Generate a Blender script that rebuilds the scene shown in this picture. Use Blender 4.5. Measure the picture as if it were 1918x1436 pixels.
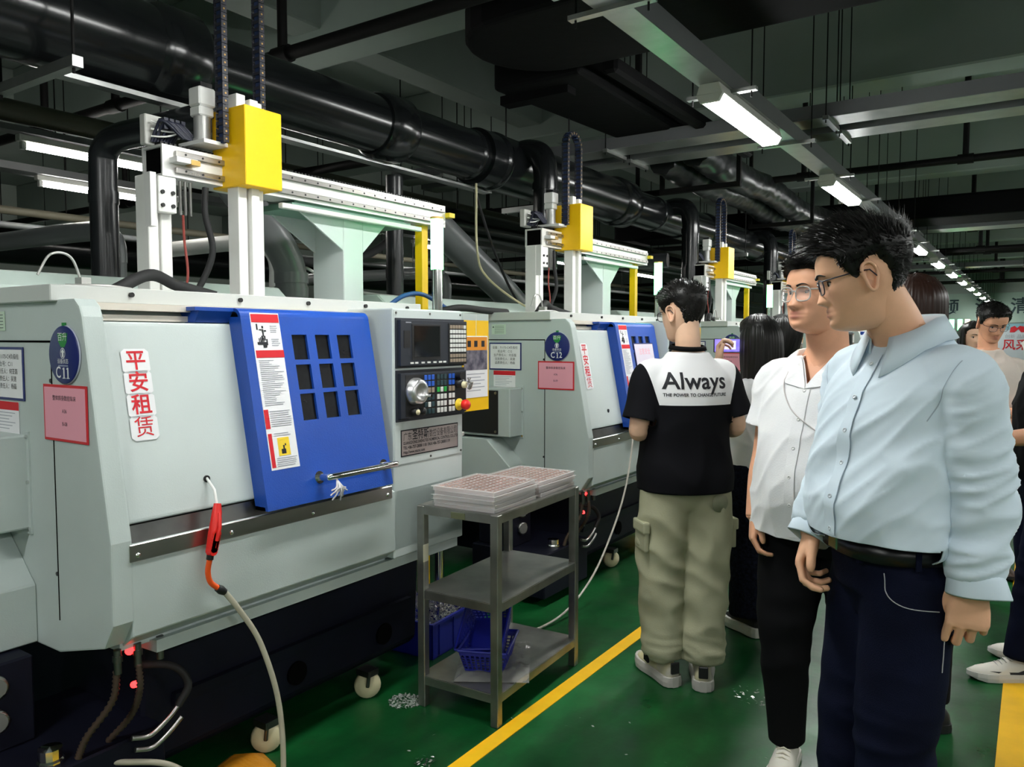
import bpy, bmesh, math, random
from mathutils import Vector, Matrix, Euler, noise
random.seed(7)
SC = bpy.context.scene
for _o in list(bpy.data.objects): bpy.data.objects.remove(_o)

# ---------------------------------------------------------------- camera
cam_d = bpy.data.cameras.new('camera'); cam = bpy.data.objects.new('camera', cam_d)
SC.collection.objects.link(cam); SC.camera = cam
cam_d.sensor_width = 36.0; cam_d.lens = 36.0 * 1460.0 / 1918.0; cam_d.clip_start = 0.05; cam_d.clip_end = 200
_p = math.atan2(85.0, 1460.0)
_up = Vector((0, math.cos(_p), -math.sin(_p)))
_Y = Vector((984.0, 85.0, 1460.0)).normalized(); _Y = (_Y - _up * _Y.dot(_up)).normalized()
_X = Vector((_Y.z * _up.y - _Y.y * _up.z, _Y.x * _up.z - _Y.z * _up.x, _Y.y * _up.x - _Y.x * _up.y))
if _X.x < 0: _X = -_X
_R = Matrix(((_X.x, _X.y, -_X.z), (_Y.x, _Y.y, -_Y.z), (_up.x, _up.y, -_up.z)))
cam.matrix_world = Matrix.Translation((0, 0, 1.5)) @ _R.to_4x4()
# ---------------------------------------------------------------- world, exposure (the hall is lit by its own lamps)
w = bpy.data.worlds.new('world'); SC.world = w; w.use_nodes = True
w.node_tree.nodes['Background'].inputs[0].default_value = (0.55, 0.62, 0.6, 1)
w.node_tree.nodes['Background'].inputs[1].default_value = 0.005
SC.view_settings.view_transform = 'Standard'; SC.view_settings.look = 'None'
SC.view_settings.gamma = 1.0; SC.view_settings.use_curve_mapping = False
SC.view_settings.exposure = 1.28
LAMP_POWER = 34.0      # emission strength of the aisle fluorescent diffusers
TUBE_POWER = 22.0      # bare tubes of the back aisle

# ---------------------------------------------------------------- helpers
COL = SC.collection
class MB:
    def __init__(s): s.v = []; s.f = []; s.sm = []
    def add(s, vs, fs, smooth=False):
        n = len(s.v); s.v += [tuple(a) for a in vs]; s.f += [tuple(i + n for i in f) for f in fs]; s.sm += [smooth] * len(fs); return s
    def box(s, a, b):
        x0, x1 = sorted((a[0], b[0])); y0, y1 = sorted((a[1], b[1])); z0, z1 = sorted((a[2], b[2]))
        return s.add([(x0,y0,z0),(x1,y0,z0),(x1,y1,z0),(x0,y1,z0),(x0,y0,z1),(x1,y0,z1),(x1,y1,z1),(x0,y1,z1)],
                     [(0,3,2,1),(4,5,6,7),(0,1,5,4),(1,2,6,5),(2,3,7,6),(3,0,4,7)])
    def obox(s, M, sx, sy, sz):
        vs = [M @ Vector((x, y, z)) for z in (-sz/2, sz/2) for x, y in ((-sx/2,-sy/2),(sx/2,-sy/2),(sx/2,sy/2),(-sx/2,sy/2))]
        return s.add(vs, [(0,3,2,1),(4,5,6,7),(0,1,5,4),(1,2,6,5),(2,3,7,6),(3,0,4,7)])
    def prism(s, poly, axis, a, b):
        # poly in the two other axes (x,z) for 'y', (y,z) for 'x', (x,y) for 'z'
        n = len(poly)
        def P(p, t): return (p[0], t, p[1]) if axis == 'y' else ((t, p[0], p[1]) if axis == 'x' else (p[0], p[1], t))
        vs = [P(p, a) for p in poly] + [P(p, b) for p in poly]
        fs = [tuple(range(n)), tuple(range(2*n-1, n-1, -1))] + [(i, i+n, (i+1) % n + n, (i+1) % n) for i in range(n)]
        return s.add(vs, fs)
    def cyl(s, p, q, r, n=16, r2=None, caps=True):
        p = Vector(p); q = Vector(q); r2 = r if r2 is None else r2
        d = (q - p).normalized(); u = d.orthogonal().normalized(); w_ = d.cross(u)
        vs = []
        for c, rr in ((p, r), (q, r2)):
            for i in range(n):
                a = 2*math.pi*i/n; vs.append(c + (u*math.cos(a) + w_*math.sin(a))*rr)
        s.add(vs, [(i, (i+1) % n, (i+1) % n + n, i+n) for i in range(n)], True)
        if caps: s.add(vs, [tuple(range(n-1, -1, -1)), tuple(range(n, 2*n))])
        return s
    def tube(s, pts, r, n=8, caps=True, rf=None):
        pts = [Vector(p) for p in pts]; m = len(pts)
        tan = [(pts[min(i+1, m-1)] - pts[max(i-1, 0)]).normalized() for i in range(m)]
        u = tan[0].orthogonal().normalized(); vs = []
        for i in range(m):
            u = (u - tan[i]*u.dot(tan[i]));
            u = u.normalized() if u.length > 1e-6 else tan[i].orthogonal().normalized()
            w_ = tan[i].cross(u); rr = rf(i/(m-1)) if rf else r
            for k in range(n):
                a = 2*math.pi*k/n; vs.append(pts[i] + (u*math.cos(a) + w_*math.sin(a))*rr)
        fs = [(i*n+k, i*n+(k+1) % n, (i+1)*n+(k+1) % n, (i+1)*n+k) for i in range(m-1) for k in range(n)]
        s.add(vs, fs, True)
        if caps: s.add(vs, [tuple(range(n-1, -1, -1)), tuple(range((m-1)*n, m*n))])
        return s
    def lathe(s, prof, c, axis=(0,0,1), n=24, smooth=True):
        # prof: list of (radius, height) along axis
        ax = Vector(axis).normalized(); u = ax.orthogonal().normalized(); w_ = ax.cross(u); c = Vector(c); vs = []
        for r, h in prof:
            for k in range(n):
                a = 2*math.pi*k/n; vs.append(c + ax*h + (u*math.cos(a) + w_*math.sin(a))*r)
        m = len(prof)
        fs = [(i*n+k, i*n+(k+1) % n, (i+1)*n+(k+1) % n, (i+1)*n+k) for i in range(m-1) for k in range(n)]
        fs += []
        s.add(vs, fs, smooth)
        if prof[0][0] > 1e-5: s.add(vs[:n], [tuple(range(n-1, -1, -1))])
        if prof[-1][0] > 1e-5: s.add(vs[-n:], [tuple(range(n))])
        return s
    def sphere(s, c, r, n=14, m=9, sc=(1,1,1)):
        vs = []
        for i in range(m+1):
            t = math.pi*i/m
            for k in range(n):
                a = 2*math.pi*k/n
                vs.append((c[0]+r*sc[0]*math.sin(t)*math.cos(a), c[1]+r*sc[1]*math.sin(t)*math.sin(a), c[2]+r*sc[2]*math.cos(t)))
        return s.add(vs, [(i*n+k, (i+1)*n+k, (i+1)*n+(k+1) % n, i*n+(k+1) % n) for i in range(m) for k in range(n)], True)
    def loft(s, rings, closed=True, cap=True, smooth=True):
        n = len(rings[0]); m = len(rings); vs = [p for r in rings for p in r]
        kk = n if closed else n-1
        fs = [(i*n+k, i*n+(k+1) % n, (i+1)*n+(k+1) % n, (i+1)*n+k) for i in range(m-1) for k in range(kk)]
        s.add(vs, fs, smooth)
        if cap and closed: s.add(vs, [tuple(range(n-1, -1, -1)), tuple(range((m-1)*n, m*n))], smooth)
        return s
    def xf(s, M):
        s.v = [tuple(M @ Vector(p)) for p in s.v]; return s
    def mesh(s, name, bevel=0.0, seg=1, recalc=True, merge=0.0):
        me = bpy.data.meshes.new(name); me.from_pydata(s.v, [], s.f)
        me.polygons.foreach_set('use_smooth', s.sm)
        if recalc or bevel or merge:
            bm = bmesh.new(); bm.from_mesh(me)
            if merge: bmesh.ops.remove_doubles(bm, verts=bm.verts, dist=merge)
            if recalc: bmesh.ops.recalc_face_normals(bm, faces=bm.faces)
            if bevel:
                es = [e for e in bm.edges if len(e.link_faces) == 2 and e.calc_face_angle(0) > 0.6]
                bmesh.ops.bevel(bm, geom=es, offset=bevel, segments=seg, affect='EDGES', profile=0.6, clamp_overlap=True)
            bm.to_mesh(me); bm.free()
        me.update(); return me
    def build(s, name, mat, parent=None, bevel=0.0, seg=1, recalc=True, merge=0.0):
        return link(name, s.mesh(name, bevel, seg, recalc, merge), mat, parent)
def link(name, me, mat, parent=None, M=None):
    o = bpy.data.objects.new(name, me); COL.objects.link(o)
    if mat is not None and me is not None and len(me.materials) == 0: me.materials.append(mat)
    if parent is not None: o.parent = parent
    if M is not None: o.matrix_local = M
    return o
def tag(o, label=None, cat=None, group=None, kind=None):
    if label: o['label'] = label
    if cat: o['category'] = cat
    if group: o['group'] = group
    if kind: o['kind'] = kind
    return o
def thing(name, label, cat, loc=(0,0,0), rz=0.0, group=None):
    o = bpy.data.objects.new(name, None); COL.objects.link(o); o.empty_display_size = 0.1
    o.location = loc; o.rotation_euler = (0, 0, rz); return tag(o, label, cat, group)
def struct(o): o['kind'] = 'structure'; return o
def copy_tree(o, parent=None):
    c = o.copy(); COL.objects.link(c)
    if parent is not None: c.parent = parent
    for ch in list(o.children): copy_tree(ch, c)
    return c
def frame(o, u, v):
    u = Vector(u).normalized(); v = Vector(v).normalized(); n = u.cross(v)
    return Matrix(((u.x, v.x, n.x, o[0]), (u.y, v.y, n.y, o[1]), (u.z, v.z, n.z, o[2]), (0,0,0,1)))
_tc = {}
def text_mesh(s, size=1.0, off=0.0, align='CENTER', ext=0.0, spacing=1.0):
    k = (s, round(size, 5), off, align, ext, spacing)
    if k in _tc: return _tc[k]
    cu = bpy.data.curves.new('t', 'FONT'); cu.body = s; cu.size = size; cu.offset = off; cu.extrude = ext
    cu.align_x = align; cu.align_y = 'CENTER'; cu.resolution_u = 3; cu.space_character = spacing
    ob = bpy.data.objects.new('t', cu); COL.objects.link(ob)
    me = bpy.data.meshes.new_from_object(ob.evaluated_get(bpy.context.evaluated_depsgraph_get()))
    bpy.data.objects.remove(ob); bpy.data.curves.remove(cu); me.materials.clear(); _tc[k] = me; return me
def text(name, s, size, mat, parent, M, off=0.0, align='CENTER', ext=0.0, sx=1.0, spacing=1.0):
    me = text_mesh(s, size, off, align, ext, spacing).copy(); me.name = name
    return link(name, me, mat, parent, M @ Matrix.Diagonal((sx, 1, 1, 1)))
def catmull(pts, n=8):
    pts = [Vector(p) for p in pts]; out = []
    P = [pts[0]*2-pts[1]] + pts + [pts[-1]*2-pts[-2]]
    for i in range(1, len(P)-2):
        for k in range(n):
            t = k/n; a, b, c, d = P[i-1], P[i], P[i+1], P[i+2]
            out.append(0.5*((2*b)+(c-a)*t+(2*a-5*b+4*c-d)*t*t+(3*b-a-3*c+d)*t**3))
    out.append(pts[-1]); return out

# ---------------------------------------------------------------- materials
_M = {}
def mat(name, col, rough=0.5, metal=0.0, var=0.0, vscale=6.0, bump=0.0, bscale=60.0, emit=None, es=0.0, trans=0.0, ior=1.45,
        alpha=1.0, spec=0.5, col2=None, stretch=None, sheen=0.0, rvar=0.0, sss=0.0):
    if name in _M: return _M[name]
    m = bpy.data.materials.new(name); m.use_nodes = True; nt = m.node_tree; N = nt.nodes; L = nt.links
    b = N['Principled BSDF']; b.inputs['Base Color'].default_value = (*col, 1); b.inputs['Roughness'].default_value = rough
    b.inputs['Metallic'].default_value = metal; b.inputs['Specular IOR Level'].default_value = spec; b.inputs['IOR'].default_value = ior
    if trans: b.inputs['Transmission Weight'].default_value = trans
    if alpha < 1: b.inputs['Alpha'].default_value = alpha
    if sheen: b.inputs['Sheen Weight'].default_value = sheen
    if sss:
        b.inputs['Subsurface Weight'].default_value = sss; b.inputs['Subsurface Radius'].default_value = (0.012, 0.005, 0.003)
    if emit is not None:
        b.inputs['Emission Color'].default_value = (*emit, 1); b.inputs['Emission Strength'].default_value = es
    if var or bump or rvar or col2:
        tc = N.new('ShaderNodeTexCoord'); mp = N.new('ShaderNodeMapping'); L.new(tc.outputs['Object'], mp.inputs[0])
        if stretch: mp.inputs['Scale'].default_value = stretch
    if var or col2:
        nz = N.new('ShaderNodeTexNoise'); nz.inputs['Scale'].default_value = vscale; nz.inputs['Detail'].default_value = 5
        L.new(mp.outputs[0], nz.inputs['Vector'])
        rp = N.new('ShaderNodeValToRGB'); c2 = col2 if col2 else tuple(c*(1-var) for c in col)
        rp.color_ramp.elements[0].position = 0.35; rp.color_ramp.elements[1].position = 0.68
        rp.color_ramp.elements[0].color = (*c2, 1); rp.color_ramp.elements[1].color = (*col, 1)
        L.new(nz.outputs[0], rp.inputs[0]); L.new(rp.outputs[0], b.inputs['Base Color'])
        if rvar:
            mr = N.new('ShaderNodeMapRange'); mr.inputs[3].default_value = max(0.02, rough-rvar); mr.inputs[4].default_value = rough+rvar
            L.new(nz.outputs[0], mr.inputs[0]); L.new(mr.outputs[0], b.inputs['Roughness'])
    if bump:
        nb = N.new('ShaderNodeTexNoise'); nb.inputs['Scale'].default_value = bscale; nb.inputs['Detail'].default_value = 4
        L.new(mp.outputs[0], nb.inputs['Vector'])
        bp = N.new('ShaderNodeBump'); bp.inputs['Strength'].default_value = bump; bp.inputs['Distance'].default_value = 0.01
        L.new(nb.outputs[0], bp.inputs['Height']); L.new(bp.outputs[0], b.inputs['Normal'])
    _M[name] = m; return m

PAINT = mat('machine_paint', (0.50, 0.565, 0.55), 0.42, var=0.10, vscale=3.0, bump=0.06, bscale=220)
PAINT2 = mat('machine_paint_light', (0.57, 0.63, 0.62), 0.35, var=0.06, vscale=3.0, bump=0.05, bscale=260)
BLUE = mat('blue_paint', (0.012, 0.075, 0.42), 0.3, var=0.12, vscale=4, bump=0.12, bscale=190)
NAVY = mat('navy_base_paint', (0.005, 0.006, 0.016), 0.6, var=0.3, vscale=5, spec=0.25)
STEEL = mat('brushed_steel', (0.46, 0.44, 0.42), 0.3, 1.0, var=0.2, vscale=14, stretch=(1, 0.15, 1), rvar=0.08)
STEEL_D = mat('dull_dark_steel', (0.20, 0.20, 0.19), 0.38, 1.0, var=0.3, vscale=9)
CHROME = mat('chrome', (0.75, 0.75, 0.74), 0.12, 1.0)
ALU = mat('anodised_aluminium', (0.78, 0.78, 0.76), 0.32, 0.35, var=0.06, vscale=5)
ALU_W = mat('pale_aluminium', (0.80, 0.80, 0.77), 0.4, 0.0, var=0.08, vscale=6)
BLACK = mat('black_plastic', (0.012, 0.012, 0.013), 0.4)
RUBBER = mat('black_rubber', (0.015, 0.015, 0.016), 0.7)
WHITE = mat('white_plastic', (0.72, 0.72, 0.70), 0.4)
YELLOW = mat('yellow_enamel', (0.95, 0.56, 0.005), 0.35, var=0.05, vscale=3)
REDP = mat('red_plastic', (0.75, 0.02, 0.015), 0.35)
ORANGE = mat('orange_tube', (0.85, 0.10, 0.015), 0.35)
GREY_P = mat('grey_pvc', (0.17, 0.18, 0.185), 0.3, var=0.1, vscale=3)
DARKSLOT = mat('deep_black', (0.002, 0.002, 0.002), 0.9, spec=0.05)
PAPER = mat('white_paper', (0.80, 0.80, 0.82), 0.7)
INK = mat('black_ink', (0.015, 0.015, 0.02), 0.7)
INKR = mat('red_ink', (0.62, 0.012, 0.022), 0.6)
INKB = mat('navy_print', (0.012, 0.02, 0.14), 0.4)
PINK = mat('pink_paper', (0.83, 0.36, 0.45), 0.65)
REDF = mat('red_frame', (0.62, 0.02, 0.03), 0.45)
GREENP = mat('green_print', (0.02, 0.25, 0.05), 0.5)
GREY_INK = mat('grey_ink', (0.36, 0.37, 0.42), 0.7)
BRASS = mat('brass', (0.62, 0.42, 0.14), 0.3, 1.0)

# ================================================================ THE SETTING
def floor_mat():
    m = bpy.data.materials.new('green_epoxy'); m.use_nodes = True; nt = m.node_tree; N = nt.nodes; L = nt.links
    b = N['Principled BSDF']; b.inputs['Specular IOR Level'].default_value = 0.36; tc = N.new('ShaderNodeTexCoord')
    mp = N.new('ShaderNodeMapping'); mp.inputs['Scale'].default_value = (1.6, 0.7, 1); L.new(tc.outputs['Object'], mp.inputs[0])
    n1 = N.new('ShaderNodeTexNoise'); n1.inputs['Scale'].default_value = 1.7; n1.inputs['Detail'].default_value = 8; n1.inputs['Roughness'].default_value = 0.62
    L.new(mp.outputs[0], n1.inputs['Vector'])
    r1 = N.new('ShaderNodeValToRGB'); e = r1.color_ramp.elements
    e[0].position = 0.30; e[0].color = (0.002, 0.022, 0.007, 1); e[1].position = 0.75; e[1].color = (0.008, 0.15, 0.035, 1)
    k = r1.color_ramp.elements.new(0.5); k.color = (0.004, 0.06, 0.014, 1)
    L.new(n1.outputs[0], r1.inputs[0])
    n2 = N.new('ShaderNodeTexNoise'); n2.inputs['Scale'].default_value = 0.9; n2.inputs['Detail'].default_value = 9; n2.inputs['Roughness'].default_value = 0.7
    L.new(tc.outputs['Object'], n2.inputs['Vector'])
    r2 = N.new('ShaderNodeValToRGB'); r2.color_ramp.elements[0].position = 0.60; r2.color_ramp.elements[1].position = 0.68
    L.new(n2.outputs[0], r2.inputs[0])
    mx = N.new('ShaderNodeMixRGB'); mx.inputs[2].default_value = (0.03, 0.045, 0.02, 1)
    sc = N.new('ShaderNodeMath'); sc.operation = 'MULTIPLY'; sc.inputs[1].default_value = 0.6
    L.new(r2.outputs[0], sc.inputs[0]); L.new(sc.outputs[0], mx.inputs[0]); L.new(r1.outputs[0], mx.inputs[1]); L.new(mx.outputs[0], b.inputs['Base Color'])
    n3 = N.new('ShaderNodeTexNoise'); n3.inputs['Scale'].default_value = 6; n3.inputs['Detail'].default_value = 6; L.new(tc.outputs['Object'], n3.inputs['Vector'])
    mr = N.new('ShaderNodeMapRange'); mr.inputs[3].default_value = 0.16; mr.inputs[4].default_value = 0.55; L.new(n3.outputs[0], mr.inputs[0]); L.new(mr.outputs[0], b.inputs['Roughness'])
    bp = N.new('ShaderNodeBump'); bp.inputs['Strength'].default_value = 0.12; bp.inputs['Distance'].default_value = 0.02; L.new(n3.outputs[0], bp.inputs['Height']); L.new(bp.outputs[0], b.inputs['Normal'])
    return m
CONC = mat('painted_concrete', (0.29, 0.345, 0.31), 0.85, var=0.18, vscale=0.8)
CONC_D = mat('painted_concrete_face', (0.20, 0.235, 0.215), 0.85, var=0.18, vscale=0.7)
WALL = mat('wall_paint', (0.42, 0.48, 0.44), 0.8, var=0.08, vscale=0.5)
LINEY = mat('yellow_line_paint', (0.90, 0.50, 0.004), 0.45, var=0.12, vscale=9)
XMIN, XMAX, YMIN, YMAX, ZC = -16.0, 9.0, -7.0, 34.0, 4.35
struct(MB().box((XMIN, YMIN, -0.1), (XMAX, YMAX, 0)).build('floor', floor_mat()))
struct(MB().box((XMIN, YMIN, ZC), (XMAX, YMAX, ZC+0.15)).build('ceiling', CONC))
struct(MB().box((XMIN-0.15, YMIN, 0), (XMIN, YMAX, ZC)).build('wall_left', WALL))
struct(MB().box((XMAX, YMIN, 0), (XMAX+0.15, YMAX, ZC)).build('wall_right', WALL))
struct(MB().box((XMIN, YMAX, 0), (XMAX, YMAX+0.15, ZC)).build('wall_back', WALL))
struct(MB().box((XMIN, YMIN-0.15, 0), (XMAX, YMIN, ZC)).build('wall_front', WALL))
# painted lane lines
struct(MB().box((-1.665, YMIN+0.5, 0.0005), (-1.600, 33.5, 0.003)).build('trim_1', LINEY))
struct(MB().box((-0.075, YMIN+0.5, 0.0005), (0.025, 33.5, 0.003)).build('trim_2', LINEY))
# concrete beams across the hall and the deeper ones along it
for i, (y, d, zb) in enumerate([(-3.2, 0.32, 3.62), (0.7, 0.32, 3.62), (4.05, 0.34, 3.62), (7.1, 0.34, 3.62), (11.55, 0.34, 3.62), (15.8, 0.34, 3.62),
                                (20.0, 0.34, 3.62), (24.4, 0.34, 3.62), (28.8, 0.34, 3.62), (33.2, 0.34, 3.62)]):
    struct(MB().box((XMIN, y, zb), (XMAX, y+d, ZC)).build('ceiling_beam', CONC, bevel=0.015))
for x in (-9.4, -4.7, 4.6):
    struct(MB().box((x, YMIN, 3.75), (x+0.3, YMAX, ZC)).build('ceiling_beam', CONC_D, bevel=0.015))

# ================================================================ CNC LATHES
PITCH = 2.76; ROW = [1.14, 3.90, 7.02, 9.85, 12.65, 15.45]; FX = -2.10; FY = 1.14       # row pitch, aisle-side apron plane, left end of the nearest lathe
KS = 0.194
def sx(z, x0=0.0): return x0 - KS * (z - 0.93)
def slab(mb, y0, y1, z0, z1, x0, th):      # a sheet lying in the sloped front
    return mb.prism([(sx(z0, x0), z0), (sx(z1, x0), z1), (sx(z1, x0)-th, z1), (sx(z0, x0)-th, z0)], 'y', y0, y1)
TH = math.atan(KS); SV = Vector((-math.sin(TH), 0, math.cos(TH)))     # "up" along the slope
def sframe(y, z, x0): return frame((sx(z, x0), y, z), (0, 1, 0), SV)
PANE = mat('dusty_dark_glass', (0.010, 0.011, 0.013), 0.3, var=0.0, spec=0.15, col2=(0.003, 0.003, 0.004), vscale=14, rvar=0.1)
SCREEN = mat('screen_glass', (0.006, 0.006, 0.007), 0.08)
CAB = mat('control_cabinet_grey', (0.022, 0.026, 0.036), 0.42, bump=0.05, bscale=400)
KEYW = mat('key_white', (0.70, 0.70, 0.68), 0.5); KEYB = mat('key_blue', (0.02, 0.10, 0.50), 0.45)
KEYT = mat('key_teal', (0.02, 0.05, 0.06), 0.45); KEYG = mat('key_green', (0.02, 0.35, 0.06), 0.45); KEYN = mat('key_brown', (0.30, 0.24, 0.18), 0.5)
PLATE = mat('etched_nameplate', (0.50, 0.43, 0.42), 0.38, 0.6, var=0.1, vscale=8)
CREAM = mat('cream_polyurethane', (0.66, 0.60, 0.38), 0.45)
WARN = mat('warning_yellow', (0.85, 0.60, 0.03), 0.5)

def text_lines(mb, y0, z0, w, h, rows, x0, rag=0.35):
    # ruled "print" too small to read: thin bars standing for lines of small type
    for r in range(rows):
        zz = z0 - h*(r+0.5)/rows; ww = w*(1-rag*random.random())
        slab(mb, y0, y0+ww, zz-h/rows*0.17, zz+h/rows*0.17, x0, 0.0006)

def make_lathe():
    T = thing('cnc_lathe', '', 'lathe', (0,0,0))
    # --- end frame (facing the camera) and core housing
    prof = [(-0.05,0.625),(0.0,0.70),(0.0,0.93),(-0.116,1.56),(-0.128,1.59),(-0.155,1.612),(-0.98,1.612),(-0.98,0.56),(-0.30,0.56)]
    MB().prism(prof, 'y', 0.0, 0.062).build('end_frame', PAINT, T, bevel=0.006, seg=2)
    core = [(-0.06,0.60),(-0.05,0.90),(-0.20,1.55),(-0.24,1.60),(-0.98,1.60),(-0.98,0.58)]
    MB().prism(core, 'y', 0.05, 1.15).build('housing', PAINT, T)
    # panel seam on the end frame
    MB().box((-0.98,-0.0015,1.487),(-0.292,0.001,1.493)).box((-0.294,-0.0015,0.66),(-0.290,0.001,1.493)).build('panel_seam', DARKSLOT, T)
    for p in ((-0.297,1.375),(-0.297,0.80),(-0.31,1.31)):
        MB().cyl((p[0],0.0,p[1]),(p[0],-0.003,p[1]),0.0065,10).build('screw', BLACK, T)
    # --- spindle guard box on the end, with black plate, and the chute below
    g = MB().box((-0.95,-0.13,0.915),(-0.452,0.0,1.205)).build('spindle_guard', PAINT, T, bevel=0.006)
    MB().box((-0.93,-0.136,0.93),(-0.535,-0.129,1.19)).build('guard_plate', BLACK, g)
    for x in (-0.915,-0.55):
        for z in (0.945,1.175): MB().cyl((x,-0.136,z),(x,-0.141,z),0.008,8).build('screw', STEEL, g)
    MB().box((-0.47,-0.006,0.90),(-0.438,0.0,1.215)).build('guard_flange', PAINT, g)
    for z in (0.915,1.06,1.2): MB().cyl((-0.445,-0.006,z),(-0.445,-0.012,z),0.006,8).build('screw', CHROME, g)
    ch = MB(); ch.prism([(-0.95,0.90),(-0.60,0.90),(-0.43,0.745),(-0.43,0.565),(-0.95,0.565)], 'y', -0.16, 0.0)
    ch.build('chute_cover', PAINT, T, bevel=0.004)
    # --- left fixed cover, sill, sliding tracks
    lc = MB(); slab(lc, 0.064, 0.535, 0.968, 1.548, -0.022, 0.03); lc.build('fixed_cover', PAINT2, T, bevel=0.012, seg=3)
    MB().cyl((sx(1.06,-0.023),0.335,1.06),(sx(1.06,-0.018),0.335,1.06),0.011,12).build('air_gun_hole', BLACK, T)
    MB().box((-0.26,0.062,1.552),(-0.185,1.14,1.570)).box((-0.26,0.062,1.583),(-0.17,1.14,1.604)).build('sliding_track', mat('track_cream', (0.72,0.66,0.58), 0.4, 0.2), T)
    sl = MB(); slab(sl, 0.064, 1.13, 0.908, 0.962, -0.035, 0.02); sl.build('sill', STEEL_D, T)
    # --- apron below the sill
    MB().prism([(-0.30,0.60),(-0.06,0.612),(0.0,0.652),(0.0,0.893),(-0.03,0.912),(-0.30,0.912)], 'y', 0.058, 1.586).build('apron', PAINT, T, bevel=0.003)
    MB().prism([(-0.30,0.565),(-0.022,0.575),(-0.022,0.612),(-0.06,0.606),(-0.30,0.60)], 'y', 0.14, 1.575).build('drip_lip', PAINT, T)
    st = MB().box((0.0,0.052,0.868),(0.0045,1.128,0.918)).build('kick_strip', STEEL, T, bevel=0.002)
    for y in (0.075,0.385,0.72,1.10): MB().lathe([(0.008,0),(0.007,0.004),(0.0,0.006)], (0.0045,y,0.886), (1,0,0), 10).build('screw', CHROME, st)
    # --- top rail with bolts, rear cover
    tr = MB().box((-1.00,-0.02,1.606),(-0.245,1.60,1.655)).build('top_rail', mat('rail_grey', (0.55,0.57,0.55), 0.4, 0.15), T, bevel=0.003)
    for y in (0.22,0.62,0.93,1.24,1.50): MB().cyl((-0.245,y,1.634),(-0.236,y,1.634),0.008,10).build('bolt', BLACK, tr)
    MB().prism([(-1.02,0.35),(-1.02,1.69),(-1.10,1.755),(-1.45,1.755),(-1.45,0.35)], 'y', -0.55, 1.50).build('rear_cover', mat('pale_green_paint', (0.56,0.66,0.61), 0.45, var=0.06), T, bevel=0.008)
    # --- blue sliding door with nine panes
    dY0, dY1, dZ0, dZ1, dX = 0.500, 1.095, 0.935, 1.600, 0.040
    D = MB()
    cols = [(0.702,0.770),(0.809,0.877),(0.915,0.984)]; rows = [(1.212,1.305),(1.319,1.407),(1.424,1.512)]
    ys = [dY0] + [v for c in cols for v in c] + [dY1]; zs = [dZ0] + [v for r in rows for v in r] + [dZ1-0.035]
    for i in range(len(ys)-1):
        for k in range(len(zs)-1):
            if i % 2 == 1 and k % 2 == 1: continue
            slab(D, ys[i], ys[i+1], zs[k], zs[k+1], dX, 0.012)
    # rolled top edge, side returns, hood reaching left
    for k in range(6):
        a0 = k/6*math.pi/2; a1 = (k+1)/6*math.pi/2; zt = dZ1-0.035; xt = sx(zt, dX); r = 0.035
        p0 = (xt-r+r*math.cos(a0), zt+r*math.sin(a0)); p1 = (xt-r+r*math.cos(a1), zt+r*math.sin(a1))
        D.prism([p0, p1, (p1[0]-0.012*math.cos(a1), p1[1]-0.012*math.sin(a1)), (p0[0]-0.012*math.cos(a0), p0[1]-0.012*math.sin(a0))], 'y', dY0, dY1)
    zt = dZ1
    D.box((sx(zt,dX)-0.20, dY0-0.14, zt-0.012),(sx(zt,dX)-0.034, dY1, zt))
    D.prism([(sx(zt,dX)-0.034,zt-0.012),(sx(zt,dX)-0.20,zt-0.012),(sx(zt,dX)-0.20,zt-0.05),(sx(zt,dX)-0.06,zt-0.05)], 'y', dY0-0.125, dY0)
    slab(D, dY0, dY0+0.012, dZ0, dZ1-0.03, dX-0.012, 0.05); slab(D, dY1-0.012, dY1, dZ0, dZ1-0.03, dX-0.012, 0.05)
    slab(D, dY0, dY1, dZ0, dZ0+0.012, dX-0.012, 0.05)
    door = D.build('sliding_door', BLUE, T, merge=0.0002)
    for c in cols:
        for r in rows:
            pm = MB(); slab(pm, c[0]-0.004, c[1]+0.004, r[0]-0.004, r[1]+0.004, dX-0.010, 0.006); pm.build('pane', PANE, door)
    hb = MB(); hx = sx(1.02, dX)
    hb.tube(catmull([(hx,0.735,1.012),(hx+0.05,0.728,1.018),(hx+0.062,0.745,1.02),(hx+0.062,0.88,1.02),(hx+0.062,1.045,1.02),(hx+0.05,1.062,1.018),(hx,1.058,1.012)],6), 0.0125, 12)
    hb.lathe([(0.022,0),(0.022,0.004)], (hx-0.001,0.735,1.012), (1,0,KS), 14); hb.lathe([(0.022,0),(0.022,0.004)], (hx-0.001,1.058,1.012), (1,0,KS), 14)
    hb.build('door_handle', CHROME, door)
    rag = MB()
    for k in range(16):
        a = random.uniform(-0.5,0.5); b = random.uniform(0.03,0.075); q = random.uniform(-0.03,0.03)
        rag.tube(catmull([(hx+0.066,0.755,1.008),(hx+0.078+0.01*random.random(),0.755+q*0.6,1.0-b*0.5),(hx+0.075,0.755+q*1.3+a*0.01,1.008-b)],4), 0.0028, 5)
    rag.build('cloth_tie', mat('grey_cloth', (0.62,0.60,0.62), 0.9), door)
    # --- warning stickers on the door
    S = MB(); slab(S, 0.537, 0.656, 1.062, 1.585, dX+0.001, 0.001); wl = S.build('warning_sticker', PAPER, door)
    S = MB(); slab(S, 0.540, 0.653, 1.553, 1.581, dX+0.002, 0.001); slab(S, 0.541, 0.657, 1.434, 1.459, dX+0.002, 0.001)
    slab(S, 0.538, 0.556, 1.198, 1.262, dX+0.002, 0.001); slab(S, 0.541, 0.556, 1.070, 1.182, dX+0.002, 0.001); S.build('red_print', INKR, wl)
    S = MB()
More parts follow.
